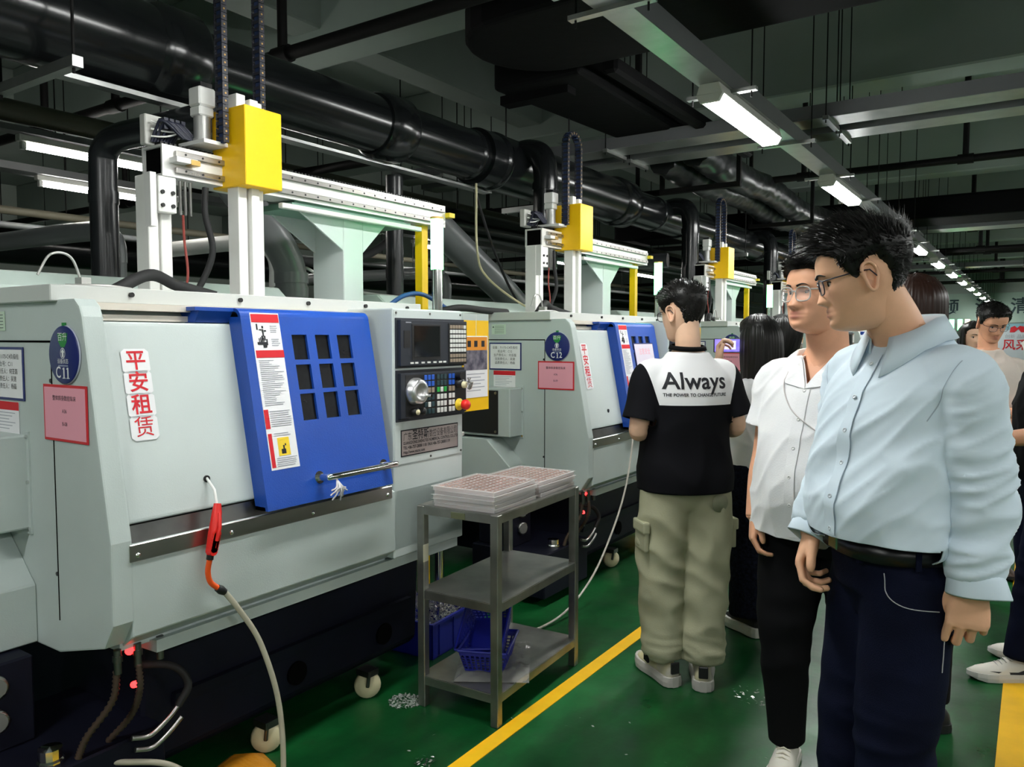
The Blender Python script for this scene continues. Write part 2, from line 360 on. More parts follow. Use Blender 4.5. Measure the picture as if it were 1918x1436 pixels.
    for zz in (1.567,1.4465):
        c = (sx(zz,dX+0.0028)); S.add([(c,0.558,zz-0.010),(c,0.582,zz-0.010),(c-0.003,0.570,zz+0.011)], [(0,1,2)])
    S.build('white_triangles', PAPER, wl)
    S = MB(); slab(S, 0.576, 0.624, 1.106, 1.166, dX+0.002, 0.001); S.build('yellow_print', WARN, wl)
    S = MB()
    # pictograms: person pushed away, hand at a gear
    def dab(y0,y1,z0,z1): slab(S, y0, y1, z0, z1, dX+0.0025, 0.0008)
    dab(0.556,0.561,1.528,1.548); dab(0.578,0.583,1.505,1.53); dab(0.583,0.588,1.492,1.508); dab(0.572,0.577,1.492,1.508); dab(0.578,0.584,1.533,1.541); dab(0.585,0.594,1.522,1.527); dab(0.566,0.577,1.526,1.530)
    dab(0.553,0.575,1.483-0.005,1.487); dab(0.575,0.590,1.468,1.487); dab(0.560,0.563,1.487,1.50); dab(0.566,0.569,1.487,1.503); dab(0.572,0.575,1.487,1.504); dab(0.578,0.581,1.487,1.502); dab(0.590,0.595,1.476,1.497)
    dab(0.588,0.606,1.112,1.128); dab(0.596,0.602,1.128,1.14); dab(0.604,0.609,1.138,1.145)
    S.build('pictograms', INK, wl)
    S = MB(); text_lines(S, 0.612, 1.545, 0.036, 0.028, 4, dX+0.0022); text_lines(S, 0.612, 1.50, 0.036, 0.028, 4, dX+0.0022)
    text_lines(S, 0.548, 1.428, 0.098, 0.155, 24, dX+0.0022, 0.6); text_lines(S, 0.562, 1.258, 0.088, 0.056, 8, dX+0.0022, 0.15)
    text_lines(S, 0.566, 1.184, 0.075, 0.014, 2, dX+0.0022); text_lines(S, 0.564, 1.102, 0.085, 0.032, 5, dX+0.0022, 0.15); S.build('small_print', GREY_INK, wl)
    # --- rental sticker on the fixed cover
    P_ = MB(); lx = -0.0205
    zc = [1.432, 1.368, 1.302, 1.236]
    for i, z in enumerate(zc):
        pts = []
        for q in range(20):
            a = 2*math.pi*q/20; u = 0.043*max(-1,min(1,1.25*math.cos(a))); v = 0.037*max(-1,min(1,1.25*math.sin(a))); pts.append((u, v))
        vs = []; M = sframe(0.155, z, lx+0.001)
        P_.add([M @ Vector((p[0], p[1], 0.0004)) for p in pts], [tuple(range(20))])
    ss = P_.build('rental_sticker', PAPER, T)
    for ch_, z in zip('平安租赁', zc):
        text('red_character', ch_, 0.064, INKR, ss, sframe(0.155, z-0.001, lx+0.0022), off=0.0 if ch_ == '赁' else 0.0010)
    # --- control cabinet
    cab = MB().box((-0.55,1.140,0.62),(0.0,1.586,1.618)).build('control_cabinet', PAINT2, T, bevel=0.006, seg=2)
    pl = MB().box((0.0,1.146,0.995),(0.003,1.582,1.612)).build('face_plate', PAINT2, cab, bevel=0.001)
    sc = MB()
    for y in (1.158,1.365,1.570):
        for z in (1.600,1.007): sc.cyl((0.003,y,z),(0.0055,y,z),0.005,8)
    sc.build('screw_heads', STEEL_D, cab)
    crt = MB().box((0.003,1.160,1.388),(0.026,1.588,1.572)).box((0.003,1.150,1.380),(0.008,1.592,1.580)).build('display_unit', CAB, T, bevel=0.004, seg=2)
    MB().box((0.026,1.225,1.412),(0.0285,1.405,1.556)).build('screen_bezel', BLACK, crt, bevel=0.001)
    MB().box((0.0285,1.237,1.424),(0.0295,1.398,1.549)).build('screen', SCREEN, crt)
    MB().box((0.026,1.178,1.462),(0.0275,1.215,1.530)).build('side_slot', BLACK, crt)
    MB().box((0.026,1.190,1.5605),(0.0264,1.222,1.5645)).build('maker_print', GREY_INK, crt)
    MB().box((0.026,1.458,1.390),(0.0285,1.583,1.562)).build('keypad_recess', BLACK, crt)
    K = MB(); K2 = MB()
    for r in range(8):
        for c in range(6):
            if r == 7 and c in (): continue
            y = 1.4655 + c*0.0190; z = 1.5485 - r*0.0198 - (0.004 if r > 5 else 0)
            (K2 if (r == 0 and c < 5) or r > 5 else K).box((0.0285,y,z-0.0085),(0.0315,y+0.0155,z+0.0065))
    K.build('white_keys', KEYW, crt, bevel=0.001); K2.build('brown_keys', KEYN, crt, bevel=0.001)
    K = MB()
    for y in (1.215,1.243,1.283,1.320,1.358,1.394,1.422): K.box((0.026,y,1.397),(0.029,y+0.018,1.404))
    K.build('soft_keys', KEYW, crt)
    op = MB().box((0.003,1.163,1.178),(0.022,1.588,1.360)).box((0.003,1.150,1.166),(0.008,1.594,1.372)).build('operator_panel', CAB, T, bevel=0.004, seg=2)
    MB().box((0.022,1.190,1.186),(0.0232,1.580,1.352)).build('panel_overlay', BLACK, op)
    groups = {KEYW: MB(), KEYB: MB(), KEYT: MB(), KEYG: MB(), KEYN: MB()}
    ycol = [1.303,1.326,1.349,1.384,1.407,1.430,1.462,1.485]; zrow = [1.338,1.312,1.285,1.255,1.226,1.198]
    for r in range(6):
        for c in range(8):
            kk = KEYW
            if c < 3: kk = KEYB if r < 2 else (KEYN if r == 2 and c else KEYT)
            elif c < 6: kk = KEYT if r < 2 else (KEYG if r == 2 and c != 4 else KEYW)
            else: kk = KEYB if r < 2 else (KEYN if r == 2 else KEYW)
            if r == 4 and c == 1: kk = KEYW
            if r == 2 and c == 0: continue
            groups[kk].box((0.0232,ycol[c],zrow[r]-0.010),(0.0262,ycol[c]+0.017,zrow[r]+0.011))
    for kk, b in groups.items(): b.build(kk.name + 's', kk, op, bevel=0.001)
    hw = MB().lathe([(0.056,0),(0.056,0.012),(0.050,0.018),(0.050,0.030),(0.040,0.036),(0.030,0.036),(0.026,0.032),(0,0.032)], (0.0232,1.245,1.285), (1,0,0), 28).build('hand_wheel', mat('satin_aluminium', (0.72,0.72,0.73), 0.28, 0.9), op)
    MB().cyl((0.055,1.276,1.268),(0.085,1.276,1.268),0.007,10).build('crank_knob', CHROME, hw)
    for y, m_ in ((1.235,CREAM),(1.275,BLACK)):
        b = MB().lathe([(0.016,0),(0.016,0.022),(0.0,0.024)], (0.0232,y,1.203), (1,0,0), 14).build('push_button', BLACK, op)
        MB().lathe([(0.011,0),(0.011,0.004),(0,0.006)], (0.046,y,1.203), (1,0,0), 14).build('button_cap', m_, b)
    kn = MB().lathe([(0.018,0),(0.018,0.03),(0,0.032)], (0.0232,1.525,1.305), (1,0,0), 16).cyl((0.0232,1.522,1.338),(0.05,1.522,1.338),0.015,12).build('selector_switch', BLACK, op)
    MB().lathe([(0.015,0.0),(0.014,0.012),(0,0.013)], (0.055,1.525,1.300), (1,0,0), 14).build('switch_cap', CREAM, kn)
    ky = MB()
    for k in range(6):
        a = k*1.05; ky.tube([(0.06+0.006*k%3,1.545,1.31),(0.072,1.545+0.02*math.cos(a),1.305+0.028*math.sin(a))], 0.003, 5)
    ky.lathe([(0.012,0),(0.012,0.003)], (0.066,1.552,1.288),(1,0.2,0),10).build('key_ring', STEEL, kn)
    es = MB().lathe([(0.026,0),(0.026,0.006),(0.012,0.008),(0.012,0.03)], (0.0232,1.532,1.213), (1,0,0), 18).build('emergency_stop', WARN, op)
    MB().lathe([(0.020,0.0),(0.022,0.006),(0.022,0.018),(0.016,0.027),(0,0.030)], (0.050,1.532,1.213), (1,0,0), 18).build('stop_button', REDP, es)
    # nameplate
    npl = MB().box((0.003,1.180,1.024),(0.0045,1.549,1.132)).build('nameplate', INK, T)
    MB().box((0.0045,1.185,1.029),(0.0052,1.544,1.127)).build('plate_face', PLATE, npl)
    F = lambda y, z: frame((0.0056, y, z), (0,1,0), (0,0,1))
    text('plate_lettering', '广东', 0.036, INK, npl, F(1.193,1.1015), align='LEFT', sx=0.72)
    text('plate_lettering', '圣特斯', 0.045, INK, npl, F(1.247,1.1045), align='LEFT', off=0.0005, sx=0.78)
    text('plate_lettering', '数控设备有限公司', 0.036, INK, npl, F(1.354,1.1015), align='LEFT', sx=0.645)
    text('plate_lettering', 'GUANGDONG SHENGTESI NUMERICAL CONTROL CO.,LTD', 0.0165, INK, npl, F(1.192,1.077), align='LEFT', off=0.0004, sx=0.79)
    text('plate_lettering', 'TEL:+86-757-28081118  FAX:+86-757-28081119', 0.0175, INK, npl, F(1.192,1.0585), align='LEFT', off=0.0004, sx=0.86)
    text('plate_lettering', 'Http://www.stscnc.com', 0.0175, INK, npl, F(1.192,1.0400), align='LEFT', off=0.0004, sx=0.80)
    # --- base and casters
    B = MB().prism([(-1.30,0.10),(-0.26,0.10),(-0.22,0.14),(-0.20,0.58),(-1.30,0.58)], 'y', 0.20, 1.52).build('base', NAVY, T, bevel=0.01)
    MB().prism([(-0.21,0.30),(-0.195,0.30),(-0.185,0.345),(-0.21,0.345)], 'y', 0.30, 1.45).build('base_rib', NAVY, B)
    for y in (0.82,1.30):
        MB().cyl((-0.23,y,0.22),(-0.2055,y,0.22),0.045,20).build('base_port', DARKSLOT, B)
    for y in (0.645,1.16):
        c = MB().lathe([(0.018,-0.02),(0.05,-0.018),(0.055,-0.008),(0.055,0.008),(0.05,0.018),(0.018,0.02)], (-0.175,y,0.056), (0.75,-0.66,0), 22).build('caster', CREAM, T)
        MB().box((-0.21,y-0.03,0.10),(-0.14,y+0.03,0.125)).cyl((-0.175,y,0.09),(-0.175,y,0.12),0.015,10).tube([(-0.205,y+0.02,0.12),(-0.193,y-0.018+0.036,0.056)],0.008,6).tube([(-0.145,y-0.02,0.12),(-0.157,y-0.018,0.056)],0.008,6).build('caster_fork', STEEL_D, c)
    # --- coolant/hydraulic unit under the left end
    hy = MB().box((-0.62,-0.28,0.05),(-0.12,0.22,0.30)).box((-0.60,-0.24,0.30),(-0.355,-0.05,0.56)).build('hydraulic_unit', NAVY, T, bevel=0.006)
    MB().lathe([(0.036,0),(0.036,0.012),(0.032,0.018),(0.032,0.046),(0.0,0.05)], (-0.175,-0.095,0.30), (0,0,1), 12, smooth=False).build('filler_cap', CHROME, hy)
    for z in (0.50,0.40):
        gb = MB().lathe([(0.034,0),(0.036,0.02),(0.030,0.022)], (-0.352,-0.16,z), (1,-0.25,0), 20).build('pressure_gauge', STEEL, hy)
        MB().lathe([(0.029,0.0),(0.0,0.001)], (-0.3305,-0.1654,z), (1,-0.25,0), 20).box((-0.329,-0.168,z-0.004),(-0.3285,-0.150,z)).build('gauge_dial', mat('dial_grey', (0.16,0.16,0.15), 0.5), gb)
    def corr(pts, r):
        m = MB(); pp = catmull(pts, 14); n = len(pp); m.tube(pp, r, 10, rf=lambda t: r*(1+0.22*(1 if int(t*(n-1)) % 2 else -1))); return m
    corr([(-0.06,0.04,0.55),(-0.07,0.03,0.46),(-0.12,-0.02,0.36),(-0.135,-0.04,0.30)], 0.0095).build('corrugated_hose', mat('bronze_hose', (0.09,0.06,0.045), 0.45, 0.5), hy)
    corr([(-0.05,0.10,0.55),(-0.05,0.10,0.47),(-0.10,0.10,0.38),(-0.16,0.06,0.30)], 0.009).build('corrugated_hose', _M['bronze_hose'], hy)
    for y in (0.04,0.10,0.17):
        MB().cyl((-0.055,y,0.54),(-0.055,y,0.61),0.011,10).cyl((-0.055,y,0.575),(-0.055,y,0.592),0.0145,6).build('hose_fitting', STEEL_D, hy)
    for y, z in ((0.20,0.33),(0.21,0.29)):
        MB().tube(catmull([(-0.10,y-0.10,z-0.02),(-0.09,y-0.05,z-0.03),(-0.08,y,z),(-0.08,y+0.04,z+0.03)],6),0.008,8).build('hose_fitting', STEEL, hy)
    MB().tube(catmull([(-0.08,0.24,0.36),(-0.07,0.27,0.42),(-0.10,0.24,0.48),(-0.16,0.16,0.50)],6),0.012,8).build('black_hose', RUBBER, hy)
    MB().cyl((-0.075,0.085,0.585),(-0.06,0.085,0.60),0.012,10).cyl((-0.10,0.11,0.47),(-0.086,0.11,0.476),0.010,10).build('red_indicator', mat('red_lamp', (0.6,0.01,0.01), 0.3, emit=(1,0.02,0.02), es=3.0), hy)
    # small clutter on the top rail: hose clip and wires
    wr = MB().tube(catmull([(-0.40,0.02,1.69),(-0.40,0.06,1.755),(-0.40,0.12,1.75),(-0.40,0.155,1.66)],8),0.004,6)
    wr.box((-0.42,0.14,1.655),(-0.38,0.17,1.69)).tube(catmull([(-0.40,0.10,1.662),(-0.36,0.20,1.665),(-0.38,0.30,1.66)],5),0.006,6)
    wr.build('wire_clip', mat('galvanised', (0.5,0.5,0.48), 0.4, 0.7), T)
    hs = MB().tube(catmull([(-0.55,0.33,1.66),(-0.60,0.50,1.73),(-0.62,0.62,1.70),(-0.55,0.74,1.66)],8),0.022,10)
    hs.build('cable_bundle', RUBBER, T)
    return T
ORD = ['nearest', 'second', 'third', 'fourth', 'fifth']
lathe0 = make_lathe(); lathes = []
for i in range(6):
    o = lathe0 if i == 0 else copy_tree(lathe0)
    o.location = (FX, ROW[i], 0)
    o['group'] = 'cnc lathes along the aisle'
    o['label'] = ['pale grey lathe with blue sliding door, nearest, carrying the round C11 sign',
                  'pale grey lathe with blue sliding door carrying the round C12 sign',
                  'pale grey lathe behind the person taking a phone picture, third along the aisle',
                  'pale grey lathe mostly hidden behind the people, fourth along the aisle',
                  'distant pale grey lathe, fifth along the aisle', 'distant pale grey lathe, farthest along the aisle'][i]
    lathes.append(o)

# ---------------------------------------------------------------- gantry loaders standing on the lathes
def make_gantry(chain_top):
    T = thing('gantry_loader', '', 'gantry loader')
    # beam: hollow square tube
    y0, y1, x0, x1, z0, z1 = 0.624, 2.345, -0.836, -0.70, 2.123, 2.243
    b = MB(); t = 0.009
    b.box((x0,y0,z0),(x1,y1,z0+t)).box((x0,y0,z1-t),(x1,y1,z1)).box((x0,y0,z0+t),(x0+t,y1,z1-t)).box((x1-t,y0,z0+t),(x1,y1,z1-t)).box((x0+t,y0+0.25,z0+t),(x1-t,y0+0.26,z1-t))
    beam = b.build('beam', ALU, T)
    MB().box((x0+t+0.0005,y0+0.012,z0+t+0.0005),(x1-t-0.0005,y0+0.02,z1-t-0.0005)).build('beam_end_shade', DARKSLOT, beam)  # black sheet standing in for the shade inside the hollow beam end
    for z in (2.214,2.150):
        r = MB().box((x1,y0+0.05,z-0.011),(x1+0.016,y1-0.02,z+0.011)).build('guide_rail', STEEL, beam, bevel=0.002)
        bo = MB()
        for k in range(22): bo.cyl((x1+0.016,y0+0.09+k*0.075,z),(x1+0.0185,y0+0.09+k*0.075,z),0.0045,6)
        bo.build('rail_bolts', BLACK, r)
    rk = MB()
    for k in range(84): rk.box((x0+0.04,y0+0.03+k*0.0195,z1+0.006),(x0+0.08,y0+0.03+k*0.0195+0.011,z1+0.022))
    rk.box((x0+0.03,y0+0.02,z1),(x0+0.09,y1-0.05,z1+0.006)); rk.build('toothed_rack', BLACK, beam)
    MB().box((x1,y0+0.03,2.175),(x1+0.05,y0+0.12,2.195)).build('end_stop', WHITE, beam); MB().box((x1+0.012,y0+0.09,2.172),(x1+0.052,y0+0.13,2.192)).build('end_sensor', BRASS, beam)
    MB().box((x1-0.02,y1,2.18),(x1+0.03,y1+0.05,2.205)).build('end_sensor', WARN, beam)
    MB().box((x0+0.01,y1-0.005,z0+0.01),(x1-0.01,y1+0.012,z1-0.01)).build('end_cap', WHITE, beam, bevel=0.004)
    MB().box((x1-0.01,1.18,2.075),(x1+0.02,2.12,2.098)).build('cable_duct', WHITE, T, bevel=0.003)
    # left post of two profiles with bolted bracket
    P = MB()
    P.box((-0.80,0.570,1.655),(-0.715,0.612,2.123)).box((-0.80,0.622,1.655),(-0.715,0.668,2.123)).box((-0.79,0.61,1.655),(-0.73,0.624,2.123))
    post = P.build('post', ALU_W, T, bevel=0.003)
    MB().box((-0.725,0.59,1.98),(-0.675,0.665,2.115)).build('post_bracket', ALU_W, post, bevel=0.003)
    bb = MB()
    for y in (0.605,0.648):
        for z in (2.005,2.055): bb.cyl((-0.675,y,z),(-0.668,y,z),0.008,8)
    bb.build('bracket_bolts', BLACK, post)
    MB().box((-0.70,0.548,1.92),(-0.66,0.572,2.12)).build('cover_strip', WHITE, post)
    for k in range(3): MB().cyl((-0.69,0.69+k*0.022,1.98),(-0.69,0.69+k*0.022,2.11),0.006,8).build('air_valve', STEEL_D, post)
    MB().tube(catmull([(-0.69,0.70,1.98),(-0.70,0.71,1.88),(-0.69,0.715,1.76),(-0.70,0.705,1.66)],6),0.005,6).build('air_line', mat('red_line', (0.25,0.04,0.03), 0.5), post)
    # pillar and gussets
    G = MB().box((-0.96,1.60,1.655),(-0.74,1.735,2.085)).build('pillar', PAINT2, T, bevel=0.004)
    g = MB().prism([(1.33,2.085),(1.60,2.085),(1.60,1.93)], 'x', -0.752, -0.742); g.prism([(1.735,2.085),(1.90,2.085),(1.735,1.93)], 'x', -0.752, -0.742); g.build('gusset', PAINT2, G)
    g = MB().prism([(1.33,2.085),(1.60,2.085),(1.60,1.93)], 'x', -0.95, -0.94); g.prism([(1.735,2.085),(1.90,2.085),(1.735,1.93)], 'x', -0.95, -0.94); g.build('gusset', PAINT2, G)
    MB().box((-0.96,1.25,2.085),(-0.70,2.05,2.110)).box((-0.90,1.28,2.110),(-0.72,2.02,2.123)).build('top_plate', mat('green_lit_steel', (0.16,0.30,0.23), 0.45), G)  # green light of the signal tube is painted into the plate colour
    # carriage: yellow cover, column, motor, valves
    car = MB().box((-0.765,0.890,2.115),(-0.550,1.073,2.432)).build('carriage_cover', YELLOW, T, bevel=0.003)
    s_ = MB()
    for z in (2.14,2.41): s_.cyl((-0.752,0.890,z),(-0.752,0.886,z),0.006,8)
    s_.build('cover_screws', BLACK, car)
    C = MB()
    C.box((-0.69,0.905,1.657),(-0.62,0.948,2.49)).box((-0.69,0.956,1.657),(-0.60,0.995,2.475)).box((-0.69,1.002,1.657),(-0.62,1.030,2.475)).box((-0.68,0.94,1.657),(-0.65,1.01,2.46))
    C.build('vertical_column', ALU_W, T, bevel=0.002)
    Mo = MB().box((-0.80,0.808,2.44),(-0.725,0.885,2.515)).box((-0.80,0.812,2.40),(-0.73,0.88,2.44)).build('servo_motor', WHITE, T, bevel=0.006)
    MB().box((-0.79,0.822,2.515),(-0.735,0.875,2.535)).build('motor_cap', BLACK, Mo); MB().cyl((-0.765,0.846,2.31),(-0.765,0.846,2.40),0.034,18).lathe([(0.04,0),(0.04,0.02)], (-0.765,0.846,2.29),(0,0,1),18).build('gearbox', mat('cast_grey', (0.36,0.36,0.35), 0.4, 0.4), Mo)
    MB().box((-0.83,0.78,2.275),(-0.66,0.90,2.29)).build('motor_plate', WHITE, T)
    MB().box((-0.90,0.655,2.27),(-0.86,0.745,2.39)).build('junction_box', mat('box_beige', (0.5,0.5,0.47), 0.5), T, bevel=0.004)
    v = MB()
    for k in range(9):
        yy = 0.675+0.012*k; v.tube(catmull([(-0.85,yy,2.28),(-0.82-0.02*random.random(),yy+0.01,2.32+0.02*random.random()),(-0.80,yy+0.03*random.random(),2.36),(-0.78,0.77+0.008*k,2.30)],5),0.006,6)
    for k in range(4): v.box((-0.84,0.70+k*0.025,2.33),(-0.80,0.718+k*0.025,2.375))
    v.build('valve_wiring', mat('blue_black_wire', (0.012,0.014,0.03), 0.45), T)
    v = MB()
    for k in range(3): v.tube(catmull([(-0.845,0.67,2.36-0.03*k),(-0.82,0.72,2.345-0.02*k),(-0.80,0.78,2.33)],5),0.004,6)
    v.build('white_wires', WHITE, T)
    MB().tube(catmull([(-0.73,0.83,2.11),(-0.72,0.82,2.00),(-0.72,0.85,1.85),(-0.75,0.80,1.70),(-0.72,0.72,1.66)],8),0.013,8).build('corrugated_cable', RUBBER, T)
    # cable chains: loop of links
    ch = MB(); dots = MB(); inner = MB(); n = 0
    path = []
    ya, yb, zt = 0.862, 1.045, chain_top; rr = (yb-ya)/2
    z = 2.30
    while z < zt-rr: path.append((ya, z, 0.0)); z += 0.030
    m = 9
    for k in range(m+1): a = math.pi*(1-k/m); path.append((ya+rr+rr*math.cos(a), zt-rr+rr*math.sin(a)*1.0, (math.pi/2-a)))
    z = zt-rr-0.03
    while z > 2.30: path.append((yb, z, math.pi)); z -= 0.030
    for (y, z, a) in path:
        M = Matrix.Translation((-0.655, y, z)) @ Matrix.Rotation(-a, 4, 'X')
        for sx_ in (-0.022, 0.022): ch.obox(M @ Matrix.Translation((sx_, 0, 0)), 0.005, 0.026, 0.027)
        ch.obox(M @ Matrix.Translation((0, 0.010, 0)), 0.044, 0.004, 0.012); ch.obox(M @ Matrix.Translation((0, -0.010, 0)), 0.044, 0.004, 0.012)
        inner.obox(M, 0.030, 0.012, 0.031)
        c = M @ Vector((0.0245,0,0)); dots.cyl(c, M @ Vector((0.0262,0,0)), 0.0042, 6)
    cc = ch.build('cable_chain', mat('chain_plastic', (0.03,0.03,0.04), 0.4), T); dots.build('chain_pins', mat('chain_pin', (0.55,0.33,0.10), 0.4), cc); inner.build('chain_cables', mat('chain_blue', (0.03,0.05,0.13), 0.4), cc)
    return T
g0 = make_gantry(3.45); g1 = make_gantry(2.93)
GLAB = ['gantry loader with yellow carriage on the nearest lathe, its cable chain leaving the frame', 'gantry loader with yellow carriage standing on the lathe signed C12',
        'gantry loader with yellow carriage on the third lathe, above the dark-haired phone user', 'small gantry loader on the fourth lathe, hidden behind the heads', 'small gantry loader on the fifth lathe', 'small gantry loader on the farthest lathe']
for i in range(6):
    o = g0 if i == 0 else (g1 if i == 1 else copy_tree(g1))
    o.location = (FX, ROW[i], 0); o['group'] = 'gantry loaders above the lathes'; o['label'] = GLAB[i]

# ================================================================ LAMPS
DIFF = mat('lit_diffuser', (0.9, 0.9, 0.88), 0.5, emit=(0.98, 1.0, 0.97), es=LAMP_POWER)
TUBE = mat('lit_tube', (0.9, 0.9, 0.88), 0.5, emit=(1.0, 0.98, 0.92), es=TUBE_POWER)
LBODY = mat('lamp_housing', (0.6, 0.6, 0.56), 0.4)
GALV = mat('galvanised_sheet', (0.42, 0.43, 0.42), 0.34, 0.85, var=0.25, vscale=7, rvar=0.1)
GREYTRAY = mat('grey_trunking', (0.12, 0.125, 0.13), 0.45, var=0.1, vscale=2)
SOOT = mat('black_insulation', (0.003, 0.003, 0.0035), 0.8, bump=0.3, bscale=12, spec=0.12)
PIPEK = mat('black_pipe_paint', (0.006, 0.0055, 0.0055), 0.6, spec=0.2)
DUCT = mat('dark_pvc_duct', (0.008, 0.009, 0.010), 0.2, var=0.15, vscale=2, spec=0.42)
def make_lamp():
    T = thing('fluorescent_lamp', '', 'lamp')
    MB().prism([(-0.075,0.03),(0.075,0.03),(0.055,0.090),(-0.055,0.090)], 'y', 0.0, 1.20).build('housing', LBODY, T, bevel=0.004)
    MB().prism([(-0.073,0.03),(-0.05,-0.01),(0.05,-0.01),(0.073,0.03)], 'y', 0.03, 1.17).build('diffuser', DIFF, T, bevel=0.006)
    for y in (0.0, 1.17): MB().prism([(-0.075,0.03),(-0.052,-0.011),(0.052,-0.011),(0.075,0.03)], 'y', y, y+0.03).build('end_cap', LBODY, T)
    return T
lamp0 = make_lamp(); LZ = 2.80; LXA = -1.53
NTH = ['first', 'second', 'third', 'fourth', 'fifth', 'sixth', 'seventh', 'eighth', 'ninth', 'tenth', 'eleventh', 'twelfth']
first = True
def trunking(name, label, x, y0, y1, z, step, ofs):
    T = thing(name, label, 'trunking', (x, y0, z), group='lamp trunking runs')
    MB().box((-0.075,0,0),(-0.070,y1-y0,0.095)).box((0.070,0,0),(0.075,y1-y0,0.095)).box((-0.075,0,-0.004),(0.075,y1-y0,0)).box((-0.075,0,0.095),(0.075,y1-y0,0.099)).build('channel', GREYTRAY, T)
    u = MB().box((-0.072,0,-0.0055),(0.072,y1-y0,-0.004)); u.build('channel_underside', GALV, T)
    y = ofs
    while y < y1-y0:
        h = MB().box((-0.20,y-0.02,-0.026),(0.20,y+0.02,-0.0055)).build('hanger_bracket', GALV, T)
        for sx_ in (-0.17, 0.17): MB().cyl((sx_,y,-0.06),(sx_,y,ZC-z),0.005,6).build('hanger_rod', PIPEK, h)
        y += step
    return T
trunking('lamp_trunking', 'grey trunking carrying the row of lamps over the aisle', LXA, -6.5, 33.5, 2.895, 1.38*1.0, 0.55+1.38/2)
trunking('lamp_trunking', 'grey trunking with lamps running right of the camera', 2.6, -6.5, 33.5, 2.895, 2.76, 1.0)
trunking('lamp_trunking', 'grey trunking with lamps nearest the right wall', 6.2, -6.5, 33.5, 2.895, 2.76, 1.0)
LY = [4.20 + PITCH*k for k in range(-3, 11)]; LY = [y + (0.1 if y > 6 else 0) for y in LY]
for row, (x, ys) in enumerate([(LXA, LY), (2.6, [0.5 + PITCH*k for k in range(-2, 9)]), (6.2, [1.5+PITCH*2*k for k in range(-1, 4)])]):
    for k, y in enumerate(ys):
        o = lamp0 if first else copy_tree(lamp0); first = False
        o.location = (x, y, LZ); o['group'] = ['lamps over the aisle', 'lamps right of the aisle', 'lamps by the right wall'][row]
        o['label'] = ('bright lamp %s in view along the trunking over the aisle' % NTH[k-3] if k > 2 else ('lamp whose end just shows at the top edge' if k == 2 else 'lamp over the aisle behind the camera')) if row == 0 else ['', 'lit fluorescent lamp on the trunking right of the aisle, outside the view', 'lit fluorescent lamp on the trunking nearest the right wall, outside the view'][row]
# bare tube battens over the back aisle
def make_batten():
    T = thing('tube_lamp', '', 'lamp')
    MB().box((-0.03,-0.05,0.03),(0.03,1.27,0.075)).build('batten', LBODY, T, bevel=0.004)
    MB().cyl((0,0.0,0),(0,1.22,0),0.018,12).build('tube', TUBE, T)
    for y in (-0.03,1.22): MB().box((-0.02,y,-0.022),(0.02,y+0.03,0.03)).build('tube_holder', WHITE, T, bevel=0.003)
    for y in (0.2,1.0): MB().cyl((0,y,0.075),(0,y,ZC-2.8),0.005,6).build('hanger_rod', PIPEK, T)
    return T
bt0 = make_batten()
BT = [(-5.75,2.62,2.80,'bare lit tube lamp at the far left, the upper one'), (-7.04,3.33,2.80,'bare lit tube lamp at the far left, the lower one'),
      (-6.9,5.35,2.80,'bare lit tube lamp seen under the left arm of the pillar gusset'), (-7.3,8.4,2.80,'bare lit tube lamp behind the green glowing signal tube'),
      (-6.9,11.4,2.80,'small lit tube lamp behind the second gantry loader'), (-6.9,14.6,2.80,'small lit tube lamp behind the third gantry loader'),
      (-12.0,5.5,2.8,'distant lit tube lamp low behind the machines'), (-12.0,11.0,2.8,'distant lit tube lamp low behind the glowing signal tube'), (-12.0,17.0,2.8,'distant lit tube lamp far behind the second lathe')]
for i, (x, y, z, l) in enumerate(BT):
    o = bt0 if i == 0 else copy_tree(bt0); o.location = (x, y, z); o['label'] = l; o['group'] = 'bare tube lamps of the back aisle'

# ================================================================ DUCTS, PIPES, TRAYS UNDER THE CEILING
DX, DZ = -3.30, 2.765
T = thing('exhaust_duct', 'long dark round exhaust duct hung above the lathes', 'duct', (DX, 0, DZ))
for (a, b, r) in ((-6.5,2.18,0.195),(2.18,3.60,0.165),(3.60,4.42,0.165),(4.42,4.62,0.195),(4.62,6.71,0.20),(6.71,7.5,0.17),(7.5,8.1,0.165),(8.1,11.0,0.18),(11.0,20.0,0.17),(20.0,30.0,0.165)):
    MB().cyl((0,a,0),(0,b,0),r,40).build('duct_section', DUCT, T)
for (a, b, r) in ((-0.5,-0.4,0.215),(2.02,2.20,0.215),(3.46,3.64,0.197),(4.34,4.38,0.172),(4.60,4.64,0.206),(6.55,6.78,0.222),(7.44,7.48,0.176),(8.9,9.05,0.20),(10.9,11.05,0.20),(13,13.2,0.19),(16,16.2,0.19)):
    MB().lathe([(r-0.02,a-0.03),(r,a),(r,b),(r-0.02,b+0.03)], (0,0,0), (0,1,0), 40).build('collar', DUCT, T)
for y, zb in ((4.86,2.30),(7.70,2.0),(10.6,2.0),(13.5,2.0)):
    MB().tube(catmull([(0.0,y,0.06),(0.16,y,0.09),(0.28,y,0.05),(0.32,y,-0.08),(0.32,y,-0.30),(0.32,y,zb-DZ-0.3)],8),0.088,24).build('drop_pipe', DUCT, T)
    MB().cyl((0.32,y,-0.20),(0.32,y,-0.15),0.094,24).build('collar', DUCT, T)
    if y > 7: MB().tube(catmull([(0.32,y,zb-DZ-0.28),(0.33,y,zb-DZ-0.42),(0.36,y+0.05,zb-DZ-0.50),(0.50,y+0.12,zb-DZ-0.50)],8),0.08,20).build('drop_elbow', GREY_P, T)
